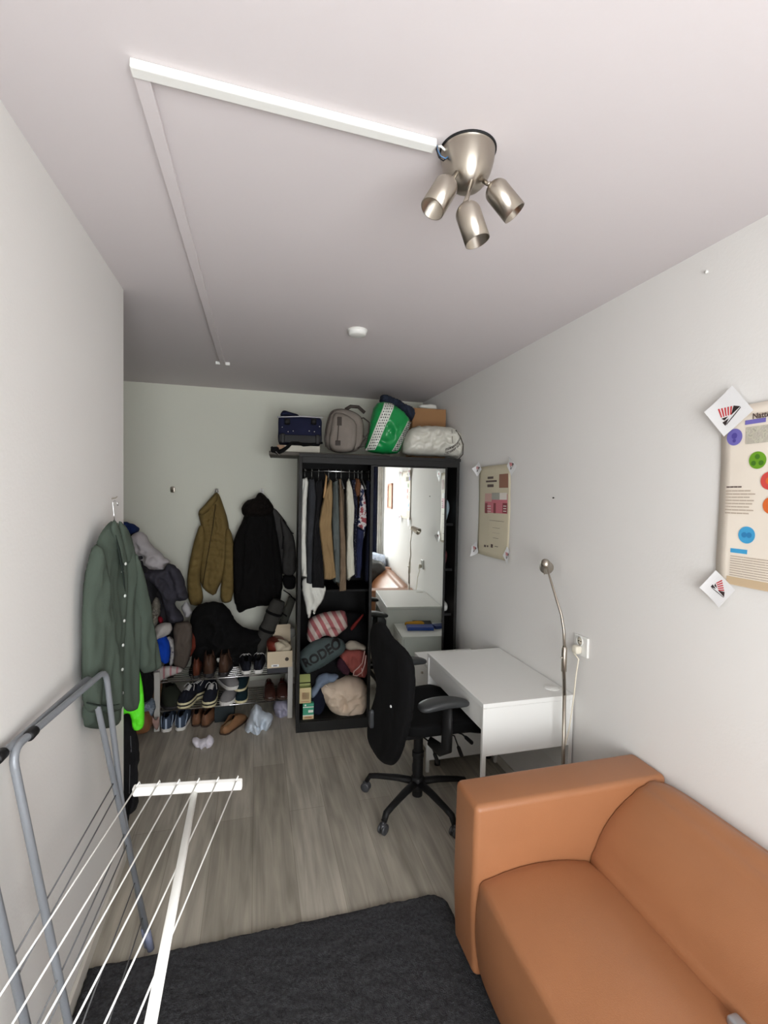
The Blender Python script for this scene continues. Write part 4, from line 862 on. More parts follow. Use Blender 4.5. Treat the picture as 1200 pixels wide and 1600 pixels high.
blob('white_tissue', PW(.42).P(668, 636), (.15, .08, .05), m_white, 'crumpled white paper on top of the cardboard box', 'paper', amp=.01, R=WR, seed=31)
def white_bag():
    t = thing('plastic_bag', 'full white plastic bag with black lettering lying at the right end on the wardrobe', 'plastic bag', W(.98, .2, 2.01), ROTW)
    m = mat('white_film', srgb(205, 203, 192), .35, bump=.5, bs=16, spec=.5); pl = PW(.16)
    poly = [(628, 706), (630, 692), (634, 680), (640, 670), (650, 666), (672, 665), (695, 666), (708, 669), (716, 676), (722, 686), (723, 700), (720, 712), (713, 716), (700, 714), (670, 713), (645, 712), (634, 711)]
    mb = MB(); surf = puff(mb, poly, pl, .12, back=1.1, R=.085, step=.009, amp=.017, fu=12, fv=11, seed=17); b = mb.build('body', m, t, smooth=True)
    gl = MB()
    for k in range(12):
        for r in range(2):
            q = k/11; cx = 690+q*20; cy = 709-r*5-q*q*13+r*q*-2
            x, y = pl.uv(cx, cy); w = .0028
            gl.add([surf(x-w, y-.010, .004), surf(x+w*.7, y-.011, .004), surf(x+w+.002, y+.010, .004), surf(x-w*.3, y+.010, .004)], [(0, 1, 2, 3)])
    gl.build('bag_lettering', M_inkblack, b)
    MB().tube([PW(.05).P(a, c) for a, c in ((712, 672), (719, 682), (724, 695), (723, 710), (717, 717))], .004, 8).build('drawstring', m_gd, t, smooth=True)
    MB().tube([PW(.04).P(a, c) for a, c in ((706, 671), (707, 690), (708, 700))], .002, 8).build('seam', m_gd, t, smooth=True)
white_bag()

# ---------------------------------------------------------------- behind the camera (seen in the mirror)
def drape(name, x0, x1, y, z0, z1, m, label, amp, k):
    mb = MB(); n = 60; nz = 8; v = []
    for e in (0, .003):
        for j in range(nz+1):
            for i in range(n+1):
                q = i/n; sp = 1+.12*(1-j/nz); x = x0+(x1-x0)*(.5+(q-.5)*sp); v.append((x, y+amp*sin(q*k)+e, z0+(z1-z0)*j/nz))
    c = (n+1)*(nz+1); f = [(j*(n+1)+i, j*(n+1)+i+1, (j+1)*(n+1)+i+1, (j+1)*(n+1)+i) for j in range(nz) for i in range(n)]
    mb.add(v, f+[tuple(a+c for a in g)[::-1] for g in f]); tag(mb.build(name, m, smooth=True), label, 'curtain')
drape('curtain', 1.18, 1.44, YN+.07, .55, 2.42, fabric('midnight_curtain', (30, 34, 56)), 'dark navy curtain beside the window, seen at the left edge of the mirror', .02, 30)
drape('curtain', 1.44, 1.52, YN+.13, .5, 2.42, fabric('ivory_curtain', (206, 202, 194)), 'narrow ivory curtain in the corner by the window, seen in the mirror', .012, 16)
MB_ = MB().tube([(-.52, YN+.08, 2.44), (1.53, YN+.08, 2.44)], .012, 12).build('curtain_rod', M_steel, smooth=True); tag(MB_, 'steel curtain rod above the window behind the camera', 'curtain rod')
def picture():
    t = thing('picture_frame', 'small picture in an orange wooden frame on the right wall, seen only in the mirror', 'picture', (XR, -.27, 1.52))
    wd_ = mat('orange_wood', srgb(178, 116, 84), .5); y0, y1, z0, z1 = -.47, -.06, 1.53, 1.91
    m = MB().bx(XR-.02, XR, y0, y1, z0, z0+.025).bx(XR-.02, XR, y0, y1, z1-.025, z1).bx(XR-.02, XR, y0, y0+.025, z0, z1).bx(XR-.02, XR, y1-.025, y1, z0, z1); m.build('frame', wd_, t, bevel=.002)
    MB().bx(XR-.008, XR-.004, y0+.02, y1-.02, z0+.02, z1-.02).build('print', mat('salmon_print', srgb(205, 150, 120), .6, var=.2, vs=8), t)
picture()
def bed():
    t = thing('bed', 'low bed with a pale blue duvet beyond the sofa, seen only in the mirror', 'bed', (1.08, -.64, 0))
    MB().bx(.66, 1.53, -1.0, -.23, .18, .30).build('bed_frame', M_white, t, bevel=.005)
    for x in (.70, 1.49):
        for y in (-.96, -.27): MB().bx(x-.02, x+.02, y-.02, y+.02, 0, .18).build('leg', M_white, t)
    MB().soft((1.095, -.615, .40), (.86, .76, .2), p=8, amp=.003, n=12).build('mattress', m_white, t, smooth=True)
    MB().soft((1.08, -.60, .66), (.88, .72, .36), p=3, amp=.03, fr=4, n=22, seed=5).build('duvet', spots('duvet_print', (186, 196, 214), (206, 212, 224), (150, 160, 184), 12), t, smooth=True)
bed()
blob('rucksack', (1.18, .02, .61), (.50, .40, .38), mat('black_nylon', srgb(24, 24, 26), .35), 'black nylon rucksack on the near end of the sofa, seen in the mirror', 'bag', amp=.02, fr=5, n=18, seed=41)
blob('baseball_cap', (1.02, .16, .52), (.16, .12, .10), m_white, 'white cap lying against the black rucksack on the sofa seat', 'cap', amp=.008, seed=43)
blob('metal_tin', PY(.86).P(1152, 1600)+V(.0, 0, -.0), (.034, .034, .022), mat('grey_tin', srgb(170, 172, 176), .3, .6), 'small grey metal object at the sofa seam, bottom right edge of the photo', 'tin', p=6, amp=0, n=8)

# ---------------------------------------------------------------- wall hooks and coats on the back wall
def wall_hook(px, py, label, m):
    p = PY(YB).P(px, py); t = thing('wall_hook', label, 'hook', p, 0, 'hooks on the back wall')
    MB().soft(p+V(0, -.006, 0), (.036, .012, .050), p=5, amp=0, n=6).build('plate', m, t, smooth=True)
    MB().tube([p+V(0, -.012, .010), p+V(0, -.028, .004), p+V(0, -.040, .008), p+V(0, -.046, .022)], [.006, .006, .006, .007], 10).build('prong', m, t, smooth=True)
wall_hook(270, 765, 'small bare dark metal hook, leftmost on the back wall', M_steel)
wall_hook(339, 768, 'white hook holding the olive quilted jacket', M_plastic)
wall_hook(409, 768, 'white hook holding the black coat with the furry hood', M_plastic)

m_olive = fabric('olive_quilt', (116, 98, 58), var=.06, bs=160); m_olived = fabric('olive_lining', (70, 58, 36))
def olive():
    t = thing('quilted_jacket', 'olive brown quilted jacket hanging from a white hook on the back wall', 'jacket', (-.34, 4.2, .8))
    def quilt(x, y):   # diamond-free wavy horizontal stitch lines
        q = (y+.016*sin(x*22)+.01*noise.noise(V(x*14, y*14, 2)))/.062; f = abs(q-round(q))*2; return -.016*(1-f)**2
    pl = PY(4.24)
    body = [(338, 768), (329, 778), (316, 793), (309, 800), (312, 813), (316, 830), (313, 860), (312, 895), (314, 915), (323, 925), (336, 932), (343, 914), (352, 900), (357, 870), (359, 835), (356, 811), (348, 787), (343, 773)]
    mb = MB(); puff(mb, body, pl, .075, back=.6, R=.06, step=.008, amp=.0072, fu=18, fv=5, seed=2, fn=quilt); mb.build('body', m_olive, t, smooth=True)
    for nm, poly, sd in (('sleeve', [(312, 820), (320, 822), (322, 850), (316, 880), (312, 905), (318, 930), (316, 944), (306, 947), (295, 944), (292, 910), (294, 888), (301, 853), (308, 830)], 4), ('sleeve', [(352, 822), (361, 828), (366, 852), (368, 887), (364, 938), (354, 943), (344, 940), (345, 912), (350, 880), (350, 850)], 6)):
        mb = MB(); puff(mb, poly, PY(4.20), .055, back=.8, R=.045, step=.0095, amp=.005, fu=14, fv=6, seed=sd, fn=quilt); mb.build(nm, m_olive, t, smooth=True)
    mb = MB(); puff(mb, [(338, 769), (330, 778), (317, 793), (309, 800), (315, 806), (325, 800), (335, 788), (341, 780)], PY(4.175), .03, back=.5, R=.03, step=.009, amp=.003, fu=20, fv=10, seed=8); mb.build('collar', m_olive, t, smooth=True)
    P = lambda a, b: PY(4.16).P(a, b); MB().tube([P(337, 788), P(333, 820), P(326, 860), P(320, 895), P(317, 915)], .007, 8, flat=.5).build('placket', m_olived, t, smooth=True)
    MB().tube([PY(4.25).P(338, 764), PY(4.22).P(336, 769), PY(4.22).P(341, 769), PY(4.25).P(340, 764)], .003, 6).build('hanging_loop', m_olived, t)
olive()
m_coat = fabric('black_wool', (12, 11, 11), var=.05); m_fur = mat('dark_fur', srgb(27, 23, 21), 1, bump=1, bs=120, var=.4, vs=60, spec=.1)
def coat():
    t = thing('winter_coat', 'long black winter coat with a furry hood on the back wall', 'coat', (.03, 4.15, .72))
    body = [(407, 778), (396, 788), (384, 800), (377, 818), (369, 834), (365, 846), (366, 887), (365, 941), (369, 946), (370, 955), (376, 959), (382, 953), (395, 950), (405, 946), (422, 947), (438, 944), (441, 918), (440, 887), (436, 855), (431, 823), (427, 798), (420, 784)]
    mb = MB(); puff(mb, body, PY(4.20), .085, back=.7, R=.07, step=.012, amp=.010, fu=12, fv=3, seed=11); mb.build('body', m_coat, t, smooth=True)
    for poly in ([(378, 815), (388, 812), (386, 850), (382, 890), (381, 925), (366, 930), (364, 890), (364, 848), (369, 834)], [(424, 815), (431, 823), (437, 855), (441, 890), (442, 928), (428, 930), (427, 890), (422, 850)]):
        mb = MB(); puff(mb, poly, PY(4.14), .05, back=.7, R=.05, step=.012, amp=.006, fu=12, fv=5, seed=13); mb.build('sleeve', m_coat, t, smooth=True)
    mb = MB(); puff(mb, [(407, 769), (401, 773), (399, 779), (391, 780), (382, 785), (377, 793), (378, 804), (385, 808), (398, 806), (412, 808), (424, 804), (429, 795), (423, 783), (414, 774)], PY(4.15), .10, back=.5, R=.05, step=.009, amp=.012, fu=30, fv=30, seed=15); mb.build('hood', m_fur, t, smooth=True)
coat()
def grey_jacket():
    t = thing('softshell_jacket', 'dark grey jacket with a black cuff hanging half hidden behind the black coat', 'jacket', (.25, 4.25, .9))
    m = fabric('dark_grey_shell', (72, 71, 70)); d = fabric('seam_black', (22, 22, 24))
    mb = MB(); puff(mb, [(414, 790), (429, 793), (440, 806), (450, 820), (448, 860), (446, 895), (434, 900), (420, 880), (414, 840)], PY(4.29), .03, back=.6, R=.05, step=.012, amp=.006, fu=10, fv=6, seed=3); mb.build('body', m, t, smooth=True)
    mb = MB(); puff(mb, [(437, 806), (446, 816), (454, 828), (460, 840), (463, 870), (462, 900), (442, 899), (440, 887), (443, 860), (441, 835)], PY(4.23), .05, back=.6, R=.04, step=.010, amp=.007, fu=14, fv=9, seed=5); sl = mb.build('sleeve', m, t, smooth=True)
    P = lambda a, b: PY(4.175).P(a, b); MB().tube([P(442, 812), P(449, 823), P(455, 832), P(459, 834)], .004, 6).tube([P(443, 838), P(442, 848), P(441, 858)], .004, 6).build('seam_line', d, sl)
    mb = MB(); puff(mb, [(442, 897), (462, 898), (462, 915), (459, 921), (446, 921), (441, 910)], PY(4.22), .055, back=.6, R=.04, step=.010, amp=.004, seed=6); mb.build('cuff', d, t, smooth=True)
grey_jacket()

# ---------------------------------------------------------------- green overshirt on the end of the left wall
def overshirt():
    t = thing('overshirt', 'sage green button-up overshirt on a wire hanger at the end of the left wall', 'shirt', (-.50, 2.05, .8))
    m = fabric('sage_cotton', (70, 80, 71), var=.05, bs=300, bump=.12); md = fabric('sage_shade_and_seam', (38, 46, 42)); pearl = mat('pearl_button', srgb(210, 214, 208), .3)
    O = V(-.474, 2.08, 0); U = V(.30, .954, 0); N = V(.954, -.30, 0); off = lambda e: Plane(O+N.normalized()*e, U, N)
    # body panels
    B = off(0)
    mb = MB(); puff(mb, [(177, 812), (168, 818), (158, 832), (150, 850), (146, 880), (143, 930), (140, 1000), (134, 1068), (127, 1134), (145, 1139), (166, 1139), (186, 1133), (187, 1100), (189, 1085), (192, 1000), (196, 930), (198, 885), (192, 855), (184, 830)], B, .022, back=.6, R=.04, step=.010, amp=.005, fu=14, fv=3, seed=1); mb.build('left_front', m, t, smooth=True)
    mb = MB(); puff(mb, [(184, 818), (190, 815), (200, 831), (209, 862), (216, 900), (217, 950), (216, 1010), (214, 1050), (215, 1108), (206, 1112), (196, 1111), (190, 1098), (191, 1040), (192, 960), (194, 900), (192, 860)], off(-.012), .022, back=.6, R=.04, step=.010, amp=.005, fu=16, fv=3, seed=3); mb.build('right_front', m, t, smooth=True)
    mb = MB(); puff(mb, [(150, 845), (141, 872), (134, 905), (131, 950), (131, 1010), (130, 1060), (132, 1110), (150, 1116), (186, 1112), (187, 1100), (184, 1060), (180, 1010), (172, 960), (164, 905), (158, 865)], off(.03), .028, back=.7, R=.035, step=.010, amp=.006, fu=16, fv=4, seed=5); mb.build('sleeve', m, t, smooth=True)
    mb = MB(); puff(mb, [(207, 858), (213, 872), (222, 902), (232, 955), (241, 1002), (249, 1044), (236, 1051), (220, 1052), (218, 1020), (217, 970), (211, 920), (206, 885)], off(.0), .03, back=.7, R=.035, step=.010, amp=.006, fu=16, fv=4, seed=7); mb.build('sleeve', m, t, smooth=True)
    mb = MB(); puff(mb, [(176, 812), (182, 814), (190, 840), (197, 868), (199, 882), (192, 884), (186, 866), (178, 842), (173, 825)], off(.025), .008, back=.6, R=.015, step=.007, amp=.002, seed=9); mb.build('collar', m, t, smooth=True)
    mb = MB(); puff(mb, [(184, 813), (192, 816), (202, 835), (208, 855), (206, 868), (200, 884), (196, 872), (190, 845)], off(.014), .008, back=.6, R=.015, step=.007, amp=.002, seed=10); mb.build('collar', m, t, smooth=True)
    MB().tube([off(.034).P(a, b) for a, b in ((181, 836), (186, 860), (191, 886), (194, 912), (196, 925))], [.002, .010, .012, .008, .002], 8, flat=.3).build('neck_shade_sliver', md, t, smooth=True)  # dark sliver that paints the shade inside the open collar
    mb = MB(); puff(mb, [(158, 884), (176, 886), (178, 894), (176, 900), (160, 898)], off(.018), .007, back=.4, R=.012, step=.006, amp=.001, seed=12); mb.build('pocket_flap', m, t, smooth=True)
    for a, b in ((196, 881), (191, 893), (195, 931), (194, 970), (192, 1008), (191, 1046), (191, 1083)):
        p = off(.034).P(a, b); MB().lathe([(0, .003), (.005, .003), (.006, .001), (.006, 0)], p, N, n=14).build('button', pearl, t, smooth=True)
    MB().tube([off(.060).P(a, b) for a, b in ((136, 1098), (150, 1102), (170, 1103), (186, 1100))], .003, 6).build('cuff_seam', md, t, smooth=True)
overshirt()
hk = V(-.578, 2.20, 1.688)
t = thing('wall_nail_hook', 'thin wire hook screwed into the left wall above the sage overshirt', 'hook', hk)
MB().tube([hk, hk+V(.015, -.003, .003), hk+V(.022, -.004, .009)], .002, 8).build('screw_hook', M_steel, t)
O_ = lambda a, b, x=-.53: PXR(x).P(a, b)
hp = [PY(2.12).P(a, b) for a, b in ((184, 790), (183, 785), (179, 782), (176, 785), (177, 795), (178, 805), (179, 814))]
hp = [Vector((max(p.x, -.57), p.y, p.z)) for p in hp]
mb = MB().tube(hp, .0022, 8); c = hp[-1]; u = V(.30, .954, 0).normalized()
mb.tube([c-u*.12+V(0, 0, -.085), c-u*.02+V(0, 0, -.01), c+u*.02+V(0, 0, -.01), c+u*.06+V(0, 0, -.06)], .003, 8)
tag(based(mb.build('clothes_hanger', M_chrome, smooth=True)), 'wire hanger carrying the sage green overshirt', 'hanger')
cloth('safety_vest', [(211, 1040), (216, 1040), (220, 1055), (224, 1078), (226, 1110), (225, 1138), (215, 1142), (207, 1141), (205, 1126), (202, 1114), (194, 1116), (188, 1120), (188, 1100), (205, 1080)], PY(2.46), .018, mat('neon_green', srgb(96, 236, 34), .6, bump=.3, bs=100), 'neon green garment showing below the sage overshirt', 'vest', amp=.005, step=.008, R=.02, fu=30, fv=12)
cloth('black_jacket', [(180, 1118), (200, 1112), (208, 1128), (216, 1150), (219, 1184), (215, 1196), (216, 1225), (217, 1258), (210, 1268), (203, 1270), (201, 1285), (197, 1300), (190, 1290), (186, 1240), (182, 1180)], PY(2.50), .035, m_bk, 'black jacket hanging under the neon green garment at the end of the left wall', 'jacket', amp=.01, R=.03, fu=24, fv=5, step=.009)
P = lambda a, b: PY(2.462).P(a, b)
tag(based(MB().tube([P(204, 1150), P(205, 1175)], .0018, 6).tube([P(203, 1195), P(202, 1240)], .0015, 6).build('zipper', mat('zip_grey', srgb(110, 110, 115), .4, .5))), 'thin grey zip on the black jacket at the wall end', 'zip')

# ---------------------------------------------------------------- shoe rack
RZ1, RZ2, RY0, RY1 = .140, .350, 3.665, 3.945
def rack():
    t = thing('shoe_rack', 'two-tier chrome wire shoe rack with pale side frames against the back wall', 'shoe rack', (-.19, 3.8, 0))
    m = mat('pale_grey_enamel', srgb(186, 184, 178), .45); xl, xr = -.672, .268
    for x in (xl, xr):
        mb = MB().bx(x-.019, x+.019, RY0-.012, RY0+.008, 0, .43).bx(x-.019, x+.019, RY1, RY1+.02, 0, .43).bx(x-.014, x+.014, RY0, RY1, .41, .43).bx(x-.01, x+.01, RY0, RY1, RZ1-.012, RZ1+.004).bx(x-.01, x+.01, RY0, RY1, RZ2-.012, RZ2+.004)
        mb.build('side_frame', m, t, bevel=.003)
    for z in (RZ1, RZ2):
        mb = MB(); mb.tube([(xl, RY0, z), (xr, RY0, z)], .0055, 10)
        for k in range(1, 8): y = RY0+(RY1-RY0)*k/7; mb.tube([(xl, y, z), (xr, y, z)], .0036, 8)
        mb.build('wire_shelf', M_chrome, t, smooth=True)
rack()

def make_shoe(name, label, L=.27, Wd=.10, upper=None, sole=None, lining=None, lace=None, h=.075, hc=.07, sh=.022, toe=.62, stripe=None, open_=.48, group=None, foxing=None, heel_tab=None):
    """origin at the middle of the sole; toe towards +y"""
    t = thing(name, label, 'shoe', (0, 0, 0), 0, group)
    def half(q):      # half width along the foot 0 heel .. 1 toe
        return Wd/2*(.66+.34*sin(min(1, q/.72)*pi/2)**2 if q < .72 else cos(((q-.72)/.28)**1.6*pi/2)**.55)*(min(1, (q+.02)/.10)**.45)
    def out(n=40, k=1.0):
        pts = []
        for i in range(n+1): q = i/n; pts.append((half(q)*k+.0015, -L/2+L*q))
        return pts+[(-x*.97, y) for x, y in pts[::-1]]
    o = out(); sl = MB(); n = len(o); rings = [(0, .96), (sh*.2, 1.03), (sh*.85, 1.03), (sh, .99)]
    v = [(x*k, y*(1+(k-1)*.5), z+(.006*(max(0, y/L))**2*4 if i == 0 else 0)) for i, (z, k) in enumerate(rings) for x, y in o]
    f = [(i*n+j, i*n+(j+1) % n, (i+1)*n+(j+1) % n, (i+1)*n+j) for i in range(3) for j in range(n)]+[tuple(range(n))[::-1], tuple(range(3*n, 4*n))]
    sl.add(v, f); so = sl.build('sole', sole, t, smooth=False)
    if foxing:
        fx = MB(); zz = (sh*.48, sh*.72); v = [(x*1.045, y*1.022, z) for z in zz for x, y in o]; fx.add(v, [(j, (j+1) % n, n+(j+1) % n, n+j) for j in range(n)]); fx.build('sole_stripe', foxing, so)
    def top(q):
        c = hc if q < .22 else (hc+(h*1.08-hc)*((q-.22)/.2) if q < .42 else None)
        if c is None:
            a = (q-.42)/.58; c = h*1.08*(1-a)**.9*.62+h*.5*max(0, 1-a**4)
            if hc > .12: c = (hc-h)*max(0, 1-(q-.42)/.14)**1.5*.9+c
        return c
    up = MB(); m = 18; st = 26; v = []
    for i in range(st+1):
        q = .005+.985*i/st; w = half(q)*.97; T = top(q); op = q < open_
        for k in range(m+1):
            a = pi*k/m; x = -w*cos(a); z = T*sin(a)**(.62)
            if op: x = -w*(cos(a) if abs(cos(a)) > .52 else .52*(1 if cos(a) > 0 else -1)); z = T*min(1, sin(a)/.85)**.7
            v.append((x, -L/2+L*q, sh+z))
    f = []
    for i in range(st):
        q = .005+.985*(i+.5)/st
        for k in range(m):
            a = pi*(k+.5)/m
            if q < open_ and abs(cos(a)) < .5: continue
            f.append((i*(m+1)+k, i*(m+1)+k+1, (i+1)*(m+1)+k+1, (i+1)*(m+1)+k))
    # heel wall
    hb = list(range(m+1)); v.append((0, -L/2+.002, sh)); 
    f += [(hb[k], len(v)-1, hb[k+1]) for k in range(m)]
    up.add(v, f); u = up.build('upper', upper, t, smooth=True); md = u.modifiers.new('thick', 'SOLIDIFY'); md.thickness = .003; md.offset = -1
    MB().soft((0, -L/2+L*open_*.55, sh+hc*.42), (Wd*.50, L*open_*.86, hc*.6), p=4, amp=0, n=6).build('lining', lining or M_blackfab, t, smooth=True)
    if lace:
        lc = MB()
        for i in range(5):
            q = open_+.01+.045*i; y = -L/2+L*q; w = half(q)*.42; z = sh+top(q)*.97+.004; lc.tube([(-w, y, z-.006), (0, y+.004, z+.003), (w, y, z-.006)], .0028, 6)
            if i < 4: lc.tube([(-w, y, z-.004), (w, y+.045*L, z-.007)], .0022, 6)
        y = -L/2+L*open_; z = sh+top(open_)+.004; lc.tube([(0, y, z), (.02, y-.015, z+.008), (.035, y-.005, z-.004), (.04, y+.02, z-.02)], .0022, 6).tube([(0, y, z), (-.02, y-.012, z+.008), (-.034, y-.002, z-.004), (-.045, y+.03, z-.03)], .0022, 6)
        lc.build('laces', lace, t, smooth=True)
    if stripe:
        MB().box((0, -L/2-.001, sh+hc*.45), (.013, .007, hc*.85)).build('heel_tab', stripe, t, bevel=.002)
        for s in (-1, 1):
            MB().tube([(s*half(.10)*1.0, -L/2+L*.07, sh+.012), (s*half(.3)*1.01, -L/2+L*.22, sh+hc*.55), (s*half(.3)*.98, -L/2+L*.30, sh+hc*.75)], .0032, 6, flat=.5).build('side_stripe', stripe, t)
    return t
def leather(n, rgb, r=.4): return mat(n, srgb(*rgb), r, bump=.1, bs=200, var=.12, vs=12)
s_cream = mat('sole_cream', srgb(214, 205, 165), .6); s_white = mat('sole_white', srgb(215, 213, 208), .55); s_dark = mat('sole_dark', srgb(34, 32, 34), .7); s_brown = mat('sole_brown', srgb(60, 44, 34), .7)
u_black = fabric('sneaker_black', (27, 29, 38)); u_grey = fabric('sneaker_grey', (120, 118, 118)); u_blue = fabric('sneaker_slate', (66, 78, 96)); u_teal = fabric('sneaker_teal', (20, 38, 44))
u_boot = leather('boot_brown', (72, 51, 39)); u_tan = leather('shoe_tan', (122, 86, 63)); u_red = leather('boot_rust', (92, 48, 32)); u_loaf = leather('loafer_dark', (58, 34, 28), .3); u_olive = fabric('shoe_olive', (38, 42, 34)); u_slip = leather('slipper_suede', (136, 98, 66), .8)
l_white = fabric('lace_white', (205, 203, 200)); l_red = fabric('lining_red', (110, 44, 32)); l_fleece = fabric('fleece_cream', (196, 164, 126)); l_blue = mat('reflective_stripe', srgb(165, 180, 200), .3)
def put(t, px, py, y, z, rz, lift=0, rx=0):
    p = PY(y).P(px, py); t.location = (p.x, y, z+lift); t.rotation_euler = (rx, 0, rz); return t
g1 = 'shoes on the wire rack'; g2 = 'shoes on the floor under the rack'
# proto shoes are placed directly; second shoes of a pair are copies
def pair(t, a, b, lab_b):
    put(t, *a); d = dup(t, (0, 0, 0), 0, lab_b); put(d, *b)
zt, zm = RZ2+.0045, RZ1+.0045
pair(make_shoe('boot', 'brown leather boot, left of the matching pair on the top tier', .27, .105, u_boot, s_dark, M_blackfab, None, .085, .135, .028, group=g1), (327, 1055, 3.81, zt, .05), (352, 1050, 3.81, zt, -.06), 'brown leather boot, right of the matching pair on the top tier')
put(make_shoe('ankle_boot', 'rust orange ankle boot leaning at the left of the brown boots on the top tier', .25, .075, u_red, s_dark, M_blackfab, None, .07, .12, .022, group=g1), 308, 1055, 3.80, zt, .05)
pair(make_shoe('sneaker', 'black sneaker with white sole, left one under the rolled mat on the top tier', .27, .095, u_black, s_white, M_blackfab, l_white, .075, .075, .028, group=g1), (384, 1048, 3.81, zt, .05), (405, 1044, 3.81, zt, -.08), 'black sneaker with white sole, right one under the rolled mat on the top tier')
put(make_shoe('clog', 'dark olive shoe at the left end of the lower tier', .28, .15, u_olive, s_dark, M_blackfab, None, .10, .10, .02, group=g1), 266, 1100, 3.80, zm, pi+.5)
t = make_shoe('platform_sneaker', 'navy sneaker with thick striped sole and white laces, left of its pair, lower tier', .25, .095, u_black, s_cream, M_blackfab, l_white, .075, .07, .048, group=g1, foxing=s_dark)
pair(t, (296, 1108, 3.765, zm, pi-.35), (330, 1110, 3.745, zm, pi-.12), 'navy sneaker with thick striped sole, right of its pair on the lower tier')
d = dup(t, (0, 0, 0), 0, 'navy sneaker lying behind the striped-sole pair on the lower tier'); put(d, 312, 1080, 3.86, zm, pi-.9)
t = make_shoe('trainer', 'light grey trainer on the lower tier under the second one', .26, .10, u_grey, s_white, M_blackfab, None, .07, .065, .030, group=g1, stripe=s_white)
put(t, 360, 1100, 3.76, zm, pi-.3); d = dup(t, (0, 0, 0), 0, 'light grey trainer stacked on top of the other grey trainer'); put(d, 356, 1078, 3.80, zm+.093, pi+.5)
t = make_shoe('skate_shoe', 'black skate shoe with cream sole, lower one of the stacked pair beside the grey trainers', .25, .088, u_teal, s_cream, M_blackfab, None, .065, .06, .020, group=g1)
put(t, 379, 1100, 3.78, zm, pi-.1); d = dup(t, (0, 0, 0), 0, 'black skate shoe with cream sole, upper one of the stacked pair beside the grey trainers'); put(d, 379, 1078, 3.81, zm+.078, pi-.2)
pair(make_shoe('loafer', 'dark brown loafer with red lining, left of the pair under the shoe box', .27, .098, u_loaf, s_brown, l_red, None, .06, .058, .016, group=g1), (421, 1095, 3.79, zm, pi+.04), (441, 1093, 3.79, zm, pi-.04), 'dark brown loafer with red lining, right of the pair under the shoe box')
pair(make_shoe('running_shoe', 'slate blue running shoe with pale heel strip, left of the pair on the floor', .27, .098, u_blue, s_white, M_blackfab, None, .075, .085, .024, group=g2, stripe=l_blue), (263, 1140, 3.76, 0, .05), (286, 1138, 3.76, 0, -.02), 'slate blue running shoe with pale heel strip, right of the pair on the floor')
pair(make_shoe('shoe', 'tan leather shoe on the floor, left of its pair under the rack', .27, .092, u_tan, s_brown, M_blackfab, None, .07, .08, .014, group=g2), (308, 1130, 3.80, 0, .05), (329, 1125, 3.77, 0, -.25), 'tan leather shoe on the floor, right of its pair under the rack')
put(make_shoe('slipper', 'tan suede slipper with cream fleece lining lying on the floor in front of the rack', .29, .11, u_slip, s_brown, l_fleece, None, .065, .05, .012, open_=.55, group=g2), 365, 1148, 3.62, 0, -.50)
onbox('shoe_box', (PY(3.82).P(352, 1118).x, 3.84, 0), (.14, .28, .12), 0, mat('dark_teal_card', srgb(22, 34, 38), .6), 'dark teal shoe box on the floor under the rack', 'box')

# boxes on the right end of the top tier
onbox('flat_black_box', (.182, 3.80, zt), (.175, .27, .045), 0, mat('charcoal_card', srgb(44, 44, 50), .6), 'flat charcoal box under the open beige shoe box', 'box')
def shoebox():
    z = zt+.0455; t = thing('shoe_box', 'open beige shoe box stuffed with paper on the right end of the rack', 'box', (.188, 3.79, z)); m = mat('beige_card', srgb(204, 188, 160), .65); c = V(.188, 3.79, z); w, d, h = .185, .28, .125
    mb = MB()
    for (x, y, sx, sy) in ((0, -d/2, w, .003), (0, d/2, w, .003), (-w/2, 0, .003, d), (w/2, 0, .003, d)): mb.box(c+V(x, y, h/2), (sx, sy, h))
    mb.box(c+V(0, 0, .002), (w, d, .003)); mb.build('body', m, t)
    R = Matrix.Rotation(radians(68), 3, 'X'); MB().box(c+V(0, d/2+.01, h+.055), (w+.01, .14, .004), R).build('lid', m, t)
    p = c+V(.052, -d/2-.0024, .062); MB().lathe([(0, .001), (.014, .001), (.0145, 0)], p, (0, -1, 0), n=24).build('round_mark', mat('mark_brown', srgb(60, 48, 38), .6), t)
    MB().box(c+V(-.035, -d/2-.0022, .018), (.055, .0008, .018)).build('paper_label', M_sheet, t); MB().box(c+V(-.035, -d/2-.003, .017), (.03, .0006, .006)).build('label_line', M_inkblack, t)
shoebox()
blob('red_shoe', (.165, 3.82, zt+.045+.13), (.15, .20, .10), leather('oxblood', (116, 46, 34)), 'dark red shoe wrapped inside the open beige shoe box', 'shoe', amp=.006, seed=51)
blob('tissue_paper', (.205, 3.745, zt+.045+.12), (.12, .14, .11), mat('wrap_paper', srgb(196, 184, 160), .7, bump=.6, bs=30), 'crumpled cream tissue paper in the beige shoe box', 'paper', amp=.018, fr=11, seed=53, n=18)
blob('paper_ball', PY(4.0).P(452, 989), (.10, .08, .085), fabric('dull_white', (150, 150, 144)), 'round white crumpled ball behind the beige shoe box', 'ball', amp=.01, seed=55)

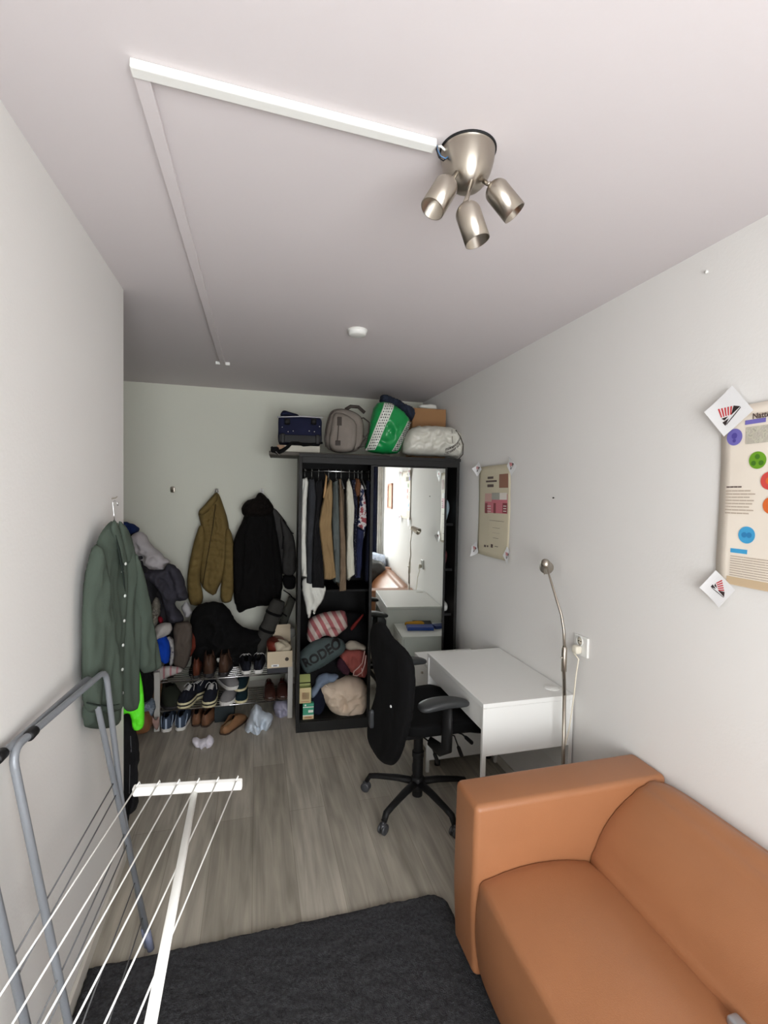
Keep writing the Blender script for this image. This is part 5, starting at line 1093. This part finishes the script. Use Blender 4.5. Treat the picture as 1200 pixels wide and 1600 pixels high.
# black holdall draped over the rack and rolled mats
cloth('holdall', [(300, 1012), (299, 985), (296, 965), (305, 948), (318, 941), (340, 940), (352, 944), (362, 958), (368, 972), (382, 981), (400, 985), (418, 986), (416, 1000), (408, 1018), (402, 1032), (388, 1037), (370, 1040), (350, 1040), (330, 1044), (312, 1046), (303, 1052), (297, 1058), (294, 1050), (299, 1036)], PY(3.97), .13, fabric('holdall_black', (10, 10, 11), var=.05), 'large slack black holdall slumped on the top tier below the coats', 'bag', amp=.012, R=.12, step=.014, fu=6, fv=6)
tag(based(MB().tube([PY(3.82).P(a, b) for a, b in ((296, 1050), (299, 1060), (298, 1075), (303, 1088), (298, 1100))], .010, 8, flat=.35).build('bag_strap', M_blackfab, smooth=True)), 'black bag strap hanging down over the rack left of the rust boot', 'strap')
tag(based(MB().soft(PY(3.76).P(342, 1031), (.035, .02, .03), p=3, amp=.006, fr=30, n=8).build('paper_scrap', m_white, smooth=True)), 'tiny white scrap caught on the black holdall above the brown boots', 'scrap')
def rolled_mat():
    t = thing('rolled_mat', 'thick dark grey rolled mat with black straps leaning in the corner by the wardrobe', 'mat', (.1, 3.9, .4))
    m = fabric('mat_grey', (60, 59, 56)); pl = PY(3.93); a = pl.P(436, 938); b = pl.P(396, 1036); k = (b-a)
    n = 14; pts = [a+k*(i/n) for i in range(n+1)]; rr = [.062+.004*noise.noise(V(i*.7, 1, 2)) for i in range(n+1)]; rr[0] *= .8; rr[-1] *= .7
    MB().tube(pts, rr, 20).build('roll', m, t, smooth=True)
    for q in (.20, .47): MB().tube([a+k*(q-.02), a+k*(q+.02)], .067, 20).build('strap', M_blackfab, t, smooth=True)
    MB().tube([pl.P(402, 1020), PY(3.85).P(412, 1032), PY(3.85).P(408, 1040), PY(3.88).P(398, 1038)], .004, 8).build('cord', M_blackfab, t)
rolled_mat()
def small_roll():
    t = thing('rolled_pouch', 'narrow grey tube pouch standing between the rolled mat and the wardrobe', 'pouch', (.3, 4.05, .6)); pl = PY(4.06)
    MB().tube([pl.P(457, 934), pl.P(441, 978)], [.034, .034], 16).build('tube', fabric('pouch_grey', (74, 74, 68)), t, smooth=True)
    MB().tube([PY(4.0).P(443, 922), PY(4.0).P(452, 928), PY(4.0).P(461, 938)], .012, 8, flat=.4).build('strap', M_blackfab, t, smooth=True)
    MB().tube([PY(4.0).P(441, 958), PY(4.0).P(448, 963)], .012, 8, flat=.5).build('strap', M_blackfab, t, smooth=True)
small_roll()

# ---------------------------------------------------------------- heap of clothes in the recess corner
def bin_():
    t = thing('laundry_basket', 'brown laundry basket under the heap of clothes, mostly hidden', 'basket', (-.86, 3.80, 0))
    MB().lathe([(0, .003), (.15, .003), (.19, .10), (.20, .36), (.205, .38), (.195, .38), (.185, .10), (0, .02)], (-.86, 3.80, 0), n=36).build('body', mat('wicker_brown', srgb(120, 84, 56), .7, bump=.8, bs=60, stretch=(1, 1, 4), var=.2, vs=30), t, smooth=True)
bin_()
H_ = lambda *a, **k: cloth(*a, **k)
def _taper(P):
    q = (P.z+.55)/1.1; return V(P.x*(1-.55*q)-.16*q, P.y*(1-.25*q)+.03*q, P.z)
blob('clothes_heap', (-.78, 4.03, .84), (.62, .42, 1.14), spots('dark_heap', (38, 38, 42), (50, 48, 52), (30, 31, 36), 4), 'dark mass of clothes filling the recess corner behind the heap', 'clothing', p=3.2, amp=.035, fr=6, n=30, seed=61, fn=_taper)
H_('blue_shirt', [(186, 815), (198, 815), (205, 817), (219, 825), (217, 830), (206, 837), (196, 832), (188, 826)], PY(4.05), .05, fabric('royal_navy', (28, 46, 92)), 'folded navy blue shirt on the very top of the clothes heap', 'shirt', amp=.01, R=.03)
H_('grey_tshirt', [(203, 836), (220, 829), (230, 838), (240, 856), (252, 863), (257, 871), (269, 878), (258, 881), (257, 891), (243, 891), (226, 888), (214, 876), (206, 852)], PY(3.95), .08, fabric('pale_grey_jersey', (196, 192, 194), var=.05), 'pale grey t-shirt with a white hem near the top of the clothes heap', 'shirt', amp=.016, R=.06, fu=10, fv=10, step=.010)
H_('charcoal_trousers', [(221, 894), (240, 890), (258, 891), (259, 880), (269, 880), (281, 891), (287, 901), (292, 922), (295, 936), (284, 939), (274, 939), (273, 946), (284, 957), (289, 972), (276, 974), (261, 972), (258, 952), (250, 927), (240, 911), (226, 904)], PY(3.90), .07, fabric('charcoal_twill', (66, 65, 74)), 'charcoal grey trousers draped over the right side of the clothes heap', 'trousers', amp=.014, R=.05, fu=12, fv=7, step=.010)
H_('black_tshirt', [(224, 904), (238, 911), (244, 928), (241, 942), (232, 955), (222, 950), (218, 925)], PY(3.93), .05, m_bk, 'black t-shirt peeking out left of the charcoal trousers', 'shirt', amp=.01)
H_('beige_shirt', [(233, 953), (238, 940), (245, 930), (252, 943), (250, 955), (249, 970), (243, 984), (236, 990), (230, 975)], PY(3.87), .05, spots('beige_check', (120, 116, 106), (146, 142, 130), (100, 96, 90), 40), 'crumpled beige grey shirt beside the sage overshirt sleeve', 'shirt', amp=.016, R=.04, fu=22, fv=14, step=.009)
H_('crumpled_sock', [(282, 951), (287, 941), (293, 940), (298, 950), (300, 957), (296, 965), (289, 965), (287, 957)], PY(3.80), .035, fabric('sock_grey', (176, 176, 178)), 'white crumpled sock at the right edge of the clothes heap', 'sock', amp=.01, R=.03, step=.007, fu=30, fv=20)
H_('red_cloth', [(246, 962), (254, 964), (256, 973), (248, 975)], PY(3.84), .03, fabric('crimson_cloth', (126, 22, 36)), 'small crimson scrap of cloth in the middle of the heap', 'cloth', amp=.004, step=.007, R=.02)
H_('white_bundle', [(240, 985), (246, 976), (254, 973), (266, 973), (270, 981), (266, 991), (256, 995), (246, 1001), (241, 995)], PY(3.78), .06, fabric('bundle_white', (188, 184, 180), var=.04), 'rounded white bundle of cloth above the bright blue one', 'cloth', amp=.01, R=.04, step=.008, fu=16, fv=14)
H_('blue_cloth', [(243, 997), (251, 993), (260, 992), (265, 1003), (266, 1020), (265, 1034), (258, 1038), (249, 1031), (244, 1012)], PY(3.77), .05, fabric('cobalt_cloth', (16, 66, 176), var=.05), 'bright cobalt blue cloth hanging from the heap', 'cloth', amp=.006, R=.035, step=.008)
H_('patterned_top', [(259, 993), (268, 993), (273, 1003), (274, 1020), (271, 1040), (264, 1042), (266, 1020), (264, 1002)], PY(3.80), .03, spots('grey_dots', (170, 168, 166), (150, 148, 150), (90, 84, 90), 50), 'white patterned top between the cobalt cloth and the taupe sheet', 'clothing', amp=.008, step=.008, R=.02)
H_('taupe_trousers', [(270, 975), (285, 970), (298, 971), (301, 987), (300, 1010), (297, 1028), (290, 1046), (280, 1044), (270, 1040), (272, 1015), (271, 995)], PY(3.80), .05, fabric('taupe_twill', (86, 77, 70), var=.05), 'taupe brown trousers hanging straight down to the rack', 'trousers', amp=.008, R=.04, fu=12, fv=4)
H_('rust_bag', [(299, 986), (305, 992), (311, 998), (308, 1010), (302, 1020), (296, 1030), (295, 1010)], PY(3.90), .04, fabric('rust_canvas', (104, 44, 30)), 'rust red bag squeezed between the taupe trousers and the black holdall', 'bag', amp=.008)
H_('printed_bag', [(236, 1052), (246, 1044), (258, 1040), (275, 1041), (288, 1045), (286, 1050), (272, 1054), (258, 1060), (247, 1067), (240, 1072)], PY(3.72), .035, stripes('faded_pink_print', (176, 170, 166), (168, 120, 124), 7, 'X', .8), 'white paper bag with faded pink print on the left end of the rack', 'bag', amp=.008, R=.03, step=.009)
H_('black_trousers', [(212, 1046), (225, 1045), (238, 1046), (241, 1062), (240, 1085), (234, 1102), (222, 1104), (212, 1095)], PY(3.66), .05, m_bk, 'black trousers hanging left of the shoe rack behind the neon garment', 'trousers', amp=.01)
H_('blue_grey_cloth', [(222, 1100), (232, 1094), (240, 1090), (244, 1100), (242, 1112), (238, 1122), (228, 1128), (221, 1118)], PY(3.60), .05, spots('blue_grey_print', (96, 108, 122), (130, 140, 150), (80, 84, 96), 30), 'blue grey patterned cloth low down beside the left post of the rack', 'cloth', amp=.012, R=.03, step=.009)
H_('pink_strap', [(232, 1108), (237, 1118), (243, 1126), (248, 1118), (250, 1130), (246, 1142), (241, 1138), (236, 1126), (231, 1116)], PY(3.585), .012, fabric('dusty_pink', (160, 132, 124)), 'dusty pink strap dangling by the left foot of the rack', 'strap', amp=.003, R=.01, step=.006)
blob('brown_bag', PY(3.56).P(219, 1126)+V(0, 0, .0), (.15, .14, .16), leather('cognac', (124, 82, 50)), 'cognac brown bag on the floor left of the shoe rack', 'bag', amp=.008, seed=71)

# ---------------------------------------------------------------- things on the floor in front of the rack
film = mat('blue_white_film', srgb(196, 206, 216), .3, bump=.6, bs=20, spec=.5)
cloth('plastic_bag', [(381, 1140), (386, 1124), (392, 1110), (399, 1100), (406, 1101), (411, 1112), (420, 1113), (428, 1118), (426, 1126), (420, 1138), (416, 1150), (405, 1156), (393, 1157), (383, 1151)], PY(3.56), .09, film, 'crumpled blue-white plastic bag on the floor by the slipper', 'plastic bag', amp=.016, R=.06, fu=18, fv=14, step=.008)
cloth('plastic_bag', [(428, 1094), (440, 1091), (452, 1096), (455, 1108), (450, 1117), (440, 1121), (431, 1121), (427, 1110)], PY(3.74), .07, mat('lilac_film', srgb(150, 148, 166), .3, bump=.6, bs=25), 'smaller lilac see-through plastic bag on the floor by the right rack post', 'plastic bag', amp=.014, R=.05, fu=20, fv=16, step=.009)
cloth('sock', [(300, 1153), (307, 1152), (316, 1155), (323, 1152), (326, 1147), (332, 1150), (335, 1157), (332, 1164), (333, 1171), (325, 1172), (320, 1175), (314, 1169), (305, 1165), (300, 1159)], PY(3.385), .05, fabric('sock_white', (214, 210, 218), var=.03), 'white ankle sock lying alone on the laminate floor', 'sock', amp=.01, R=.03, fu=24, fv=20, step=.006)
